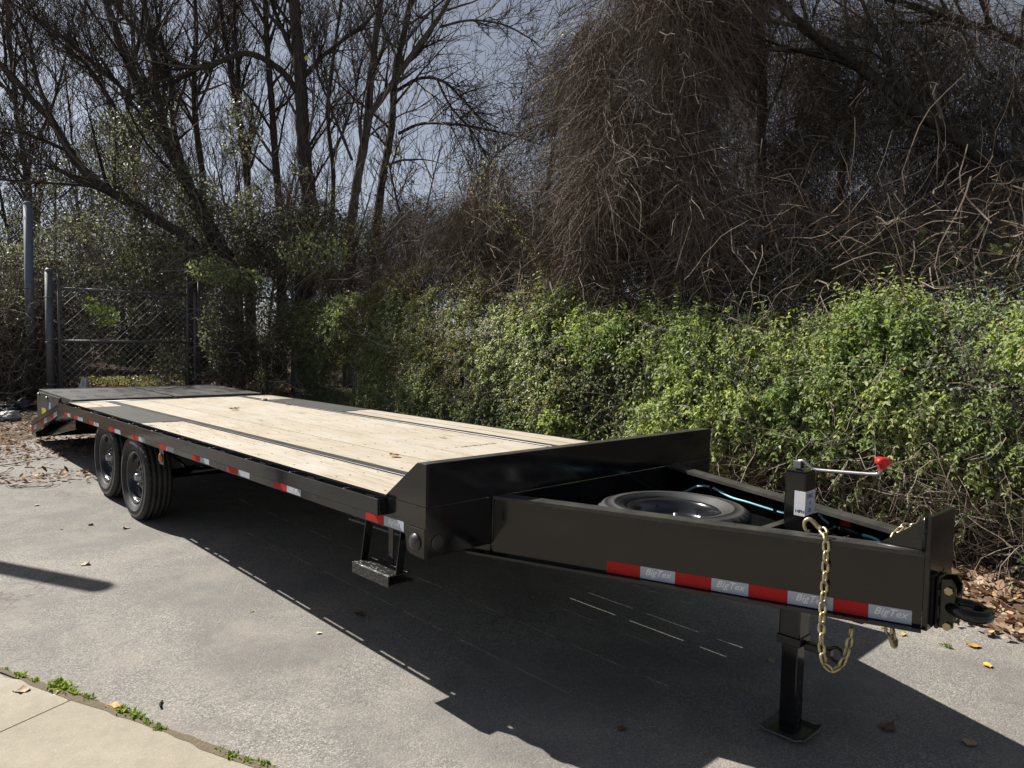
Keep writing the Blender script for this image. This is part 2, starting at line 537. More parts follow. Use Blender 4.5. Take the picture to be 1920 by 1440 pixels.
    def tinted(name, stops, rough=.8, trans=0.0, spec=.3, tcol=None):
        t = NT(name)
        a = t.n('Attribute', _attribute_name='tint').outputs[2]
        col = t.ramp(a, stops)
        if not trans:
            return t.done(col, rough, spec=spec)
        p = t.n('BsdfPrincipled', Roughness=rough); t.t.links.new(col, p.inputs['Base Color'])
        p.inputs['Specular IOR Level'].default_value = spec
        tr = t.n('BsdfTranslucent', Color=t.mix(1.0, col, tcol or (1.5, 1.6, .7), 'MULTIPLY'))
        mx = t.n('MixShader', Fac=trans, i1=p.outputs[0], i2=tr.outputs[0])
        return t.done(shader=mx.outputs[0])
    M['vine'] = tinted('dry_brown_vine', [(0, (.075, .059, .047)), (.5, (.165, .134, .108)), (.85, (.255, .215, .178)), (1, (.36, .315, .27))], .9, spec=.15)
    M['vine_pale'] = tinted('pale_dry_stem', [(0, (.09, .07, .052)), (.6, (.19, .155, .12)), (1, (.32, .275, .22))], .85, spec=.2)
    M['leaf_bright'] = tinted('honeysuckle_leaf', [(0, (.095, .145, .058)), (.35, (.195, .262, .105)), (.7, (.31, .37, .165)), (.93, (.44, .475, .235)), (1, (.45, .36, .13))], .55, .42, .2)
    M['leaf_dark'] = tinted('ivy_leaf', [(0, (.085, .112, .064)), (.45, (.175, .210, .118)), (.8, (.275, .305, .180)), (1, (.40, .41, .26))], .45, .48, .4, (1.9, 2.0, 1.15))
    M['leaf_olive'] = tinted('olive_vine_leaf', [(0, (.095, .098, .048)), (.45, (.18, .185, .090)), (.8, (.265, .265, .135)), (1, (.36, .28, .14))], .42, .48, .45, (1.8, 1.8, .95))
    M['leaf_grey'] = tinted('dusty_ivy_leaf', [(0, (.065, .072, .052)), (.5, (.145, .155, .112)), (.85, (.245, .255, .195)), (1, (.36, .36, .29))], .45, .46, .4, (1.6, 1.65, 1.15))
    M['bramble'] = tinted('purple_bramble_leaf', [(0, (.075, .058, .062)), (.6, (.15, .125, .13)), (1, (.22, .19, .19))], .5, .15, .3, (1.1, 1.0, 1.0))
    M['litter'] = tinted('dead_leaf', [(0, (.11, .068, .044)), (.35, (.24, .155, .10)), (.7, (.40, .285, .195)), (.92, (.52, .41, .30)), (1, (.55, .32, .10))], .7, .2, .25, (1.2, 1.0, .8))
    M['weed'] = tinted('weed_leaf', [(0, (.11, .16, .035)), (.6, (.21, .29, .06)), (1, (.36, .40, .12))], .6, .35, .2)
    M['clump_yellow'] = tinted('yellow_leaf', [(0, (.22, .20, .03)), (1, (.42, .30, .04))], .6, .3, .3)
    def dead(name, a, b):
        t = NT(name); c = t.coord(); n = t.noise(c, 45.0, 4, .6)
        return t.done(t.mix(n, a, b), .65, spec=.3)
    M['leaf_tan'] = dead('tan_dead_leaf', (.30, .20, .11), (.46, .35, .21))
    M['leaf_brown'] = dead('brown_dead_leaf', (.10, .058, .03), (.24, .145, .075))
    M['leaf_yellow'] = dead('yellow_dead_leaf', (.45, .31, .05), (.60, .47, .10))
    M['leaf_pale'] = dead('pale_dead_leaf', (.52, .49, .33), (.64, .62, .45))
    M['leaf_orange'] = dead('orange_dead_leaf', (.40, .17, .06), (.58, .40, .11))
    M['petal'] = dead('white_petal', (.55, .56, .57), (.70, .70, .70))
build_materials()
# ------------------------------------------------------------------ the setting: ground, asphalt, concrete
def build_ground():
    def axis(lo, hi, core0, core1, step):
        a = list(np.arange(core0, core1+1e-6, step))
        s, v = step, core1
        while v < hi:
            s *= 1.35; v += s; a.append(v)
        s, v = step, core0
        while v > lo:
            s *= 1.35; v -= s; a.insert(0, v)
        return np.array(a)
    X = axis(-600, 600, -8, 6, .5); Y = axis(-600, 600, -24, 6, .4)
    XX, YY = np.meshgrid(X, Y, indexing='ij')
    Z = gz(XX, YY) - .012
    rough = vnoise(np.stack([XX, YY, 0*XX], -1), .8, 3)-.5
    off = np.clip((np.maximum(-2.6-XX, -9.5-YY))/2.0, 0, 1)
    Z = Z + off*(rough*.14+.03)
    V = np.stack([XX, YY, Z], -1).reshape(-1, 3)
    i = np.arange(len(X)*len(Y)).reshape(len(X), len(Y))
    F = np.stack([i[:-1, :-1], i[1:, :-1], i[1:, 1:], i[:-1, 1:]], -1).reshape(-1, 4)
    o = big_mesh('ground', V, F, M['soil'], smooth=True)
    tag(o, 'brown soil strewn with leaf mould around the asphalt', 'ground', kind='structure')
    # asphalt
    X = np.arange(-2.25, 9.01, .25); Y = np.arange(-8.6, 6.01, .25)
    XX, YY = np.meshgrid(X, Y, indexing='ij'); XX = XX.copy(); YY = YY.copy()
    e = vnoise(np.stack([0*Y, Y, 0*Y], -1), 1.7, 5)
    XX[0] += (e-.5)*.35
    e = vnoise(np.stack([X, 0*X, 0*X], -1), 1.1, 6)
    YY[:, 0] += (e-.5)*1.2
    V = np.stack([XX, YY, gz(XX, YY)], -1).reshape(-1, 3)
    i = np.arange(len(X)*len(Y)).reshape(len(X), len(Y))
    F = np.stack([i[:-1, :-1], i[1:, :-1], i[1:, 1:], i[:-1, 1:]], -1).reshape(-1, 4)
    o = big_mesh('pavement', V, F, M['asphalt'], smooth=True)
    tag(o, 'worn pale grey asphalt yard under the trailer', 'asphalt', kind='structure')
    # concrete slabs at the near left corner
    d = np.array([-.362, .932]); n = np.array([.932, .362]); J = np.array([2.412, -1.124])
    top = empty('concrete_path', (float(J[0]), float(J[1]), g1(*J)))
    tag(top, 'tan concrete path slabs along the edge of the asphalt', 'path', kind='structure')
    def slab(s0, s1):
        pts = []
        for s in np.linspace(s0, s1, 26):
            w = .012*math.sin(s*9.1)+.016*math.sin(s*23.0+1)+.008*math.sin(s*51.0)
            pts.append(J+d*s+n*(w+.02))
        pts += [J+d*s1+n*3.2, J+d*s0+n*3.2]
        V, F = [], []
        k = len(pts)
        for q in pts: V.append((q[0]-J[0], q[1]-J[1], g1(*q)+.007-g1(*J)))
        for q in pts: V.append((q[0]-J[0], q[1]-J[1], g1(*q)-.05-g1(*J)))
        F.append(tuple(range(k))[::-1])
        for i in range(k): F.append((i, (i+1) % k, k+(i+1) % k, k+i))
        raw('slab', V, F, M['concrete'], top)
    slab(.004, 4.2); slab(-3.0, -.004)
    # soil washed into the joint between asphalt and concrete
    V, F = [], []
    S = np.linspace(-1.1, 1.5, 90)
    for i, s in enumerate(S):
        b = J+d*s
        nz = vnoise(np.array([[s*4.0, 3.3, .5], [s*11.0, 7.1, .5], [s*3.1, 9.7, 1.5], [s*13.0, 2.2, 2.5]]), 1.0, 88)
        w0 = .002+.050*max(0, nz[0]-.42)+.022*max(0, nz[1]-.35)
        w1 = .001+.060*max(0, nz[2]-.45)+.026*max(0, nz[3]-.35)
        for q, z in ((b-n*w0, .0045), (b-n*w0*.3, .012), (b+n*w1*.5, .0125), (b+n*(w1+.02), .0085)):
            V.append((q[0], q[1], g1(*q)+z))
    for i in range(len(S)-1):
        for k in range(3): F.append((i*4+k, i*4+k+1, i*4+k+5, i*4+k+4))
    o = raw('soil_strip', V, F, M['joint_soil'], None, True)
    tag(o, 'dark soil filling the joint between asphalt and concrete', 'soil', kind='structure')
build_ground()

# ------------------------------------------------------------------ lettering
def lettering(text, size, origin, xdir, ydir, m, parent, name='lettering', shear=0.0, depth=.0004):
    cu = bpy.data.curves.new('text', 'FONT')
    cu.body = text; cu.size = size; cu.align_x = 'CENTER'; cu.align_y = 'CENTER'; cu.shear = shear
    cu.extrude = depth; cu.offset = size*.008; cu.resolution_u = 2
    tmp = bpy.data.objects.new('text', cu)
    COL.objects.link(tmp)
    dg = bpy.context.evaluated_depsgraph_get()
    me = bpy.data.meshes.new_from_object(tmp.evaluated_get(dg))
    bpy.data.objects.remove(tmp); bpy.data.curves.remove(cu)
    me.materials.clear(); me.materials.append(m)
    x = Vector(xdir).normalized(); y = Vector(ydir).normalized(); z = x.cross(y)
    mt = Matrix.Identity(4)
    for i in range(3):
        mt[i][0], mt[i][1], mt[i][2], mt[i][3] = x[i], y[i], z[i], origin[i]
    me.transform(mt)
    me.name = name
    return link(bpy.data.objects.new(name, me), parent)

# ------------------------------------------------------------------ wheels
def wheel_meshes():
    Ro, Ri, W = .390, .232, .235
    h = W/2
    # tyre profile across the axle (x outward)
    prof = [(h*.62, Ri-.004), (h*.80, Ri+.012), (h*.86, Ri+.022), (h*.90, Ri+.023), (h*.93, Ri+.040), (h*.955, Ri+.041), (h*.985, Ri+.066), (h*1.012, Ri+.067), (h*1.015, Ri+.078), (h*.985, Ri+.080), (h*1.0, Ri+.098), (h*.97, Ro-.044), (h*.985, Ro-.043), (h*.955, Ro-.030), (h*.86, Ro-.016), (h*.80, Ro-.004)]
    tread = []
    for c in (.55, .19, -.19, -.55):
        tread += [(h*(c+.055), Ro), (h*(c+.045), Ro-.011), (h*(c-.045), Ro-.011), (h*(c-.055), Ro)]
    prof = prof + tread + [(-a, r) for a, r in prof[::-1]]
    N = 120
    V, F = lathe_data(prof, N, 'x')
    k = len(prof)
    for i in range(N):                      # shoulder blocks: every third row notched
        if i % 3 == 0:
            for q in (14, 15, 16, k-17, k-16, k-15):
                x, y, z = V[i*k+q]
                r = math.hypot(y, z); s = (r-.010)/r
                V[i*k+q] = (x, y*s, z*s)
    me_t = bpy.data.meshes.new('tyre'); me_t.from_pydata(V, [], F); me_t.materials.append(M['rubber'])
    sm = [True]*len(F); me_t.polygons.foreach_set('use_smooth', sm)
    me_t.update()
    # rim: barrel and dish, with eight slots left open in the dish
    rp = [(a_, r_*1.075 if r_ > .1 else r_) for a_, r_ in [(.085, .214), (.096, .221), (.100, .214), (.092, .203), (.080, .196), (.060, .192), (.040, .186), (.022, .176), (.020, .168), (.026, .156), (.034, .140), (.040, .118), (.044, .100), (.046, .088), (.040, .080), (.040, .04)]]
    N = 64
    V, F = lathe_data(rp, N, 'x'); k = len(rp)
    F2 = []
    for i in range(N):
        for q in range(k-1):
            if q in (9, 10) and (i % 8) in (2, 3, 4): continue
            F2.append((i*k+q, i*k+q+1, ((i+1) % N)*k+q+1, ((i+1) % N)*k+q))
    me_r = bpy.data.meshes.new('rim'); me_r.from_pydata(V, [], F2); me_r.materials.append(M['rim'])
    me_r.polygons.foreach_set('use_smooth', [True]*len(F2)); me_r.update()
    V, F = lathe_data([(.0, .200), (.0, .02)], 48, 'x')
    V = [(x-.02, y, z) for x, y, z in V]
    me_b = bpy.data.meshes.new('backing_disc'); me_b.from_pydata(V, [], F); me_b.materials.append(M['dark']); me_b.update()  # flat near-black disc behind the rim slots
    V, F = lathe_data([(.038, .042), (.070, .040), (.074, .033), (.092, .031), (.096, .027), (.093, .016), (.093, .0)], 28, 'x')
    me_h = bpy.data.meshes.new('hub_cap'); me_h.from_pydata(V, [], F); me_h.materials.append(M['steel'])
    me_h.polygons.foreach_set('use_smooth', [True]*len(F)); me_h.update()
    V, F = lathe_data([(0, .012), (.022, .011), (.028, .006), (.028, 0)], 6, 'x')
    me_n = bpy.data.meshes.new('lug_nut'); me_n.from_pydata(V, [], F); me_n.materials.append(M['steel']); me_n.update()
    V, F = lathe_data([(0, .004), (.03, .004), (.03, 0)], 6, 'x')
    me_v = bpy.data.meshes.new('valve_stem'); me_v.from_pydata(V, [], F); me_v.materials.append(M['black_rubber']); me_v.update()
    return me_t, me_r, me_b, me_h, me_n, me_v
WM = wheel_meshes()
def wheel(name, parent, loc, rot=(0, 0, 0), spin=0.0, hub=True):
    w = empty(name, loc, 0, parent)
    w.rotation_euler = rot
    def add(me, l=(0, 0, 0), rx=0.0):
        o = link(bpy.data.objects.new(me.name.split('.')[0], me), w); o.location = l; o.rotation_euler = (rx, 0, 0)
        return o
    add(WM[0], rx=spin); add(WM[1], rx=spin); add(WM[2])
    if hub: add(WM[3])
    for i in range(8 if hub else 0):
        a = spin+2*math.pi*i/8+.39
        add(WM[4], (.040, .070*math.cos(a), .070*math.sin(a)))
    add(WM[5], (.03, .183*math.cos(spin+1), .183*math.sin(spin+1)))
    return w

# ------------------------------------------------------------------ the trailer
H = .887            # deck height
YR = -6.685         # rear end of the boards
T = empty('flatbed_trailer', (0, 0, 0))
tag(T, 'long black deck-over equipment trailer with pale pine boards and two ramps', 'trailer')

def build_deck():
    edges_c = np.linspace(.738, -.738, 9)
    def plank(x0, x1, y0, y1, ga=.0038, gb=.0038):
        dz = random.uniform(-.004, .002)
        o = box('plank', (-(x1-x0)/2+ga, (x1-x0)/2-gb, y0-y1, 0, -.038, 0), M['pine'], T, .003)
        o.location = ((x0+x1)/2, y1, H+dz)
    for i in range(8):
        if i in (4, 5, 6):
            plank(edges_c[i+1], edges_c[i], -1.45, -.012, .0062 if i in (4, 5) else .0038, .0062 if i in (5, 6) else .0038)
            plank(edges_c[i+1], edges_c[i], YR, -1.453)
        else:
            plank(edges_c[i+1], edges_c[i], YR, -.012)
    for s in (1, -1):
        for a, b in ((.820, 1.005), (1.005, 1.188)):
            x0, x1 = (a, b) if s > 0 else (-b, -a)
            plank(x0, x1, -4.215, -.012); plank(x0, x1, YR, -5.985)
        x0, x1 = (.823, 1.186) if s > 0 else (-1.186, -.823)
        box('wheel_cover_plate', (x0, x1, -5.98, -4.22, H-.03, H+.003), M['chequer'], T, .002)
        x0, x1 = (.740, .818) if s > 0 else (-.818, -.740)
        box('deck_strip', (x0, x1, YR, -.012, H-.03, H+.004), M['dusty'], T, .002)
    # screw heads in rows over the crossmembers
    V, F = lathe_data([(0, .0055), (.0012, .0050), (.0014, 0)], 8, 'z')
    me = bpy.data.meshes.new('screw'); me.from_pydata(V, [], F); me.materials.append(M['dome']); me.update()
    y = -.45
    while y > -4.0:
        for i in range(8):
            for q in (.28, .72):
                x = edges_c[i]*(1-q)+edges_c[i+1]*q+random.uniform(-.008, .008)
                o = link(bpy.data.objects.new('screw', me), T); o.location = (x, y+random.uniform(-.01, .01), H+.0018)
        for x in (.87, .955, 1.05, 1.14):
            o = link(bpy.data.objects.new('screw', me), T); o.location = (x, y+random.uniform(-.01, .01), H+.0018)
        y -= .5
build_deck()

def build_frame():
    B, D = M['black'], M['dusty']
    for s in (1, -1):
        def bx(name, x0, x1, *r, m=B, bev=.003):
            a, b = (x0, x1) if s > 0 else (-x1, -x0)
            return box(name, (a, b, *r), m, T, bev)
        # outer channel and its flanges
        prism('side_channel', [(s*1.190, .888), (s*1.2215, .888), (s*1.2215, .736), (s*1.165, .736), (s*1.165, .746), (s*1.212, .746), (s*1.212, .872), (s*1.190, .872)], 'y', YR-.09, -.012, B, T)
        rail = bx('rub_rail', 1.268, 1.279, -6.765, -.318, .803, .886 if s > 0 else .870, bev=.003)
        bx('rail_end', 1.222, 1.2675, -.330, -.320, .800, .884, bev=.002)
        # stake pockets and spools between channel and rail
        y = -.40; k = 0
        while y > -6.7:
            bm = bmesh.new()
            for q in (-.046, .040):
                a, b = (1.2225, 1.2675) if s > 0 else (-1.2675, -1.2225)
                bm_box(bm, a, b, y+q, y+q+.006, .797, .884 if s > 0 else .868)
            a, b = (1.2225, 1.2275) if s > 0 else (-1.2275, -1.2225)
            bm_box(bm, a, b, y-.0398, y+.0398, .798, .880)
            a, b = (1.2620, 1.2672) if s > 0 else (-1.2672, -1.2620)
            bm_box(bm, a, b, y-.0398, y+.0398, .798, .892 if s > 0 else .868)
            from_bm('stake_pocket', bm, B, T)
            ys = y-.305
            if ys > -6.65:
                tube_path('spool', [(s*1.222, ys, .862), (s*1.245, ys, .862), (s*1.246, ys, .862), (s*1.268, ys, .862)], [.014, .014, .010, .010], D, T, 10)
            y -= .61
        # main beams, springs and hangers below the deck
        for nm, b in (('main_beam', (.50, .512, -8.1, -.06, .55, .84)), ('beam_flange', (.45, .562, -8.1, -.06, .538, .549)), ('beam_flange', (.45, .562, -8.1, -.06, .841, .848))):
            bx(nm, *b, bev=0)
        bx('brake_line', .565, .575, -5.6, -.3, .60, .61, bev=0)
        for hy in (-3.75, -4.80, -5.88):
            bx('spring_hanger', .70, .712, hy-.05, hy+.05, .50, .80, bev=0)
        for wy, wz in ((-4.372, .385), (-5.257, .448)):
            for lv in range(3):
                L = .42-.11*lv
                tube_path('leaf_spring', [(s*.74, wy-L, wz+.11-.010*lv), (s*.74, wy, wz+.05-.012*lv), (s*.74, wy+L, wz+.11-.010*lv)], .011, B, T, 6)
    y = -.45
    while y > -6.7:
        box('crossmember', (-1.16, 1.16, y-.03, y+.03, .780, .836), B, T)
        y -= .5
    for wy, wz in ((-4.372, .385), (-5.257, .448)):
        tube_path('axle', [(-1.02, wy, wz), (1.02, wy, wz)], .045, B, T, 12)
        for s in (1, -1):
            wheel('wheel', T, (s*1.098, wy, wz), (0, 0, 0 if s > 0 else math.pi), random.uniform(0, 6))
    # hitch end of the deck: bulkhead and front channel
    box('bulkhead_plate', (-1.2115, 1.2115, -.010, -.0005, .8885, 1.094), B, T, .002)
    box('bulkhead_cap', (-1.2115, 1.2115, -.075, -.011, 1.085, 1.0935), D, T, .002)
    for s in (1, -1):
        a, b = (1.212, 1.222) if s > 0 else (-1.222, -1.212)
        prism('bulkhead_end', [(-.345, .8895), (-.072, 1.0945), (0, 1.0945), (0, .8895)], 'x', a, b, B, T, .002)
        prism('front_channel_end', [(-.315, .746), (-.165, .738), (-.150, .665), (-.125, .648), (0, .648), (0, .8875), (-.315, .8875)], 'x', a, b, B, T, .0015)
        a, b = (1.2225, 1.229) if s > 0 else (-1.229, -1.2225)
        prism('lamp_bracket', [(-.135, .785), (0, .785), (0, .646), (-.070, .648), (-.112, .668), (-.132, .700)], 'x', a, b, B, T, .0015)
        V, F = lathe_data([(0, .041), (.006, .041), (.008, .037), (.016, .032), (.021, .020), (.023, 0)], 28, 'x')
        o = raw('lamp_dome', [(s*x, y, z) for x, y, z in V], F, M['dome'], T, True); o.location = (s*1.229, -.070, .716)
        V, F = lathe_data([(0, .036), (.004, .036), (.005, .030), (.006, 0)], 28, 'y')
        o = raw('lamp_disc', V, F, M['dome'], T, True); o.location = (s*1.150, 0, .716)
    box('front_channel', (-1.2115, 1.2115, -.012, -.0008, .648, .8865), B, T, .002)
    box('front_channel_flange', (-1.2115, 1.2115, -.075, -.0125, .648, .658), B, T)
    # step hung under the side channel
    st = box('step', (1.135, 1.285, -.535, -.205, .470, .482), M['chequer_dark'], T, .002)
    box('tread', (1.150, 1.280, -.533, -.207, .519, .526), M['chequer_dark'], st, .002)
    box('tread_front', (1.281, 1.289, -.535, -.205, .470, .527), M['chequer_dark'], st, .002)
    for yy in (-.530, -.217):
        prism('hanger', [(1.150, .735), (1.212, .735), (1.270, .484), (1.270, .518), (1.150, .518)] if False else [(1.165, .735), (1.212, .735), (1.240, .527), (1.200, .527)], 'y', yy, yy+.006, B, st)
    box('hanger_web', (1.150, 1.156, -.40, -.36, .484, .735), B, st)
    # amber marker lamp ahead of the front wheel
    br = box('marker_bracket', (1.195, 1.200, -3.70, -3.60, .600, .735), B, T)
    V, F = lathe_data([(0, .028), (.012, .026), (.018, .015), (.019, 0)], 20, 'x')
    o = raw('amber_lamp', [(x, y*.8, z*1.4) for x, y, z in V], F, M['amber'], br, True); o.location = (1.2005, -3.66, .655)
build_frame()

def build_side_tape():
    segs = [(-.512, -.345, -.175), (-1.563, -1.386, -1.212), (-2.267, -2.083, -1.909), (-2.925, -2.757, -2.586), (-3.642, -3.466, -3.297), (-4.351, -4.159, -3.989), (-5.05, -4.861, -4.68), (-5.762, -5.565, -5.394), (-6.335, -6.18, -5.988), (-6.75, -6.62, -6.47)]
    for s in (1,):
        for i, (a, b, c) in enumerate(segs):
            x0, x1 = 1.2218, 1.2226
            zt = .797 if i else .790
            box('red_tape', (x0, x1, a, b, .742, zt), M['red_tape'], T)
            w = box('white_tape', (x0, x1, b+.0005, c, .742, zt), M['white_tape'], T)
            if i < 2:
                lettering('BigTex', .034, (x1+.0006, (b+c)/2, .770), (0, 1, 0), (0, 0, 1), M['tape_print'], w, shear=.3)
build_side_tape()

def build_tail():
    B, D = M['black'], M['dusty']
    # dovetail: sloping sides, back plate and floor under the folded ramps
    for s in (1, -1):
        a, b = (1.180, 1.222) if s > 0 else (-1.222, -1.180)
        prism('dovetail_side', [(-6.78, .884), (-6.86, .882), (-8.50, .505), (-8.50, .340), (-6.98, .735), (-6.78, .735)], 'x', a, b, B, T, .003)
        a, b = (1.2225, 1.2365) if s > 0 else (-1.2365, -1.2225)
        prism('dovetail_rail', [(-6.87, .880), (-8.46, .515), (-8.46, .462), (-6.87, .827)], 'x', a, b, B, T, .002)
        a, b = (1.135, 1.150) if s > 0 else (-1.150, -1.135)
        prism('ramp_side_plate', [(-7.30, .895), (-8.42, .902), (-8.52, .880), (-8.50, .42), (-8.26, .44), (-7.60, .66)], 'x', a, b, D, T, .002)
    box('dovetail_end', (-1.179, 1.179, -8.50, -8.46, .305, .50), B, T, .003)
    prism('dovetail_floor', [(-6.80, .80), (-8.45, .45), (-8.45, .43), (-6.80, .78)], 'x', -1.178, 1.178, B, T)
    prism('dovetail_underbeam', [(-6.9, .70), (-8.45, .33), (-8.45, .305), (-6.9, .56)], 'x', 1.06, 1.08, B, T)
    tube_path('hinge_tube', [(-1.18, -6.745, .868), (1.18, -6.745, .868)], .022, D, T, 10)
    for s in (1, -1):
        a, b = (.018, 1.130) if s > 0 else (-1.130, -.018)
        r = empty('ramp', ((a+b)/2, -6.80, .900), 0, T)
        r.rotation_euler = (-.014, 0, 0)
        w = (b-a)/2
        box('ramp_plate', (-w+.03, w-.03, -1.66, -.09, -.012, .001), M['chequer'], r)
        for q in (-w, w-.029):
            box('ramp_edge', (q, q+.029, -1.70, -.02, -.060, .006), D, r, .002)
        box('ramp_end_bar', (-w+.030, w-.030, -1.70, -1.661, -.060, .006), D, r, .002)
        box('ramp_hinge_bar', (-w+.030, w-.030, -.089, -.03, -.060, .004), D, r, .002)
        box('painted_ramp_gap', (-w+.12, -.04, -.088, -.062, .0045, .0055), M['dark'], r)  # dark strips on the bar, painted as the shade of gaps
        box('painted_ramp_gap', (.06, w-.10, -.088, -.062, .0045, .0055), M['dark'], r)
        for ix in (-.36, -.16, .16, .36):
            for iy in (-.45, -1.25):
                V, F = lathe_data([(.0022, .0), (.0022, .042)], 14, 'z')
                o = raw('painted_slot', [(x*1.3, y*3.4, z) for x, y, z in V], F, M['dark'], r); o.location = (ix+(.08 if iy < -1 else 0), iy, .0012)  # flat dark oval on the plate for the shade in a slot
    # tape and labels on the sloping side
    u = Vector((0, -1.64, -.377)).normalized(); wv = Vector((0, -u.z, u.y))
    def tape(name, s0, s1, m, par=T):
        p0 = Vector((1.2373, -6.90, .782)); V = []
        for x in (1.2230, 1.2240):
            for s, h in ((s0, .0), (s1, .0), (s1, -.055), (s0, -.055)):
                q = Vector((x, -6.90, .808)) + u*s; V.append((x, q.y, q.z+h))
        return raw(name, V, [(0, 1, 2, 3), (7, 6, 5, 4), (0, 4, 5, 1), (1, 5, 6, 2), (2, 6, 7, 3), (3, 7, 4, 0)], m, par)
    for s0 in (.20, .72, 1.32):
        tape('white_tape', s0, s0+.17, M['white_tape']); tape('red_tape', s0+.1705, s0+.34, M['red_tape'])
    box('yellow_label', (1.1505, 1.1515, -8.25, -8.02, .63, .71), M['yellow_label'], T)
    box('blue_label', (1.1505, 1.1515, -7.86, -7.76, .70, .80), M['blue_label'], T)
    for yy, zz in ((-8.36, .875), (-7.92, .855)):
        tube_path('hinge_bolt', [(1.150, yy, zz), (1.172, yy, zz)], .016, M['steel'], T, 10)
build_tail()

# tongue: two bent I-beams meeting at the hitch plate
def strip(name, path, n0, n1, z0, z1, m, parent):
    """A plate along a plan path, from lateral offset n0 to n1 (positive = outward, away from the tongue centre)."""
    V, F = [], []
    K = len(path)
    for i, (x, y) in enumerate(path):
        a = Vector(path[max(i-1, 0)]); b = Vector(path[min(i+1, K-1)])
        t = (b-a).normalized(); n = Vector((t.y, -t.x))
        if x < .05: n = -n
        for nn, z in ((n0, z0), (n1, z0), (n1, z1), (n0, z1)):
            V.append((x+n.x*nn, y+n.y*nn, z))
    for i in range(K-1):
        for k in range(4):
            F.append((i*4+k, i*4+(k+1) % 4, i*4+4+(k+1) % 4, i*4+4+k))
    F.append((0, 1, 2, 3)); F.append((K*4-1, K*4-2, K*4-3, K*4-4))
    bm = bmesh.new(); vs = [bm.verts.new(v) for v in V]
    for f in F: bm.faces.new([vs[i] for i in f])
    return from_bm(name, bm, m, parent)

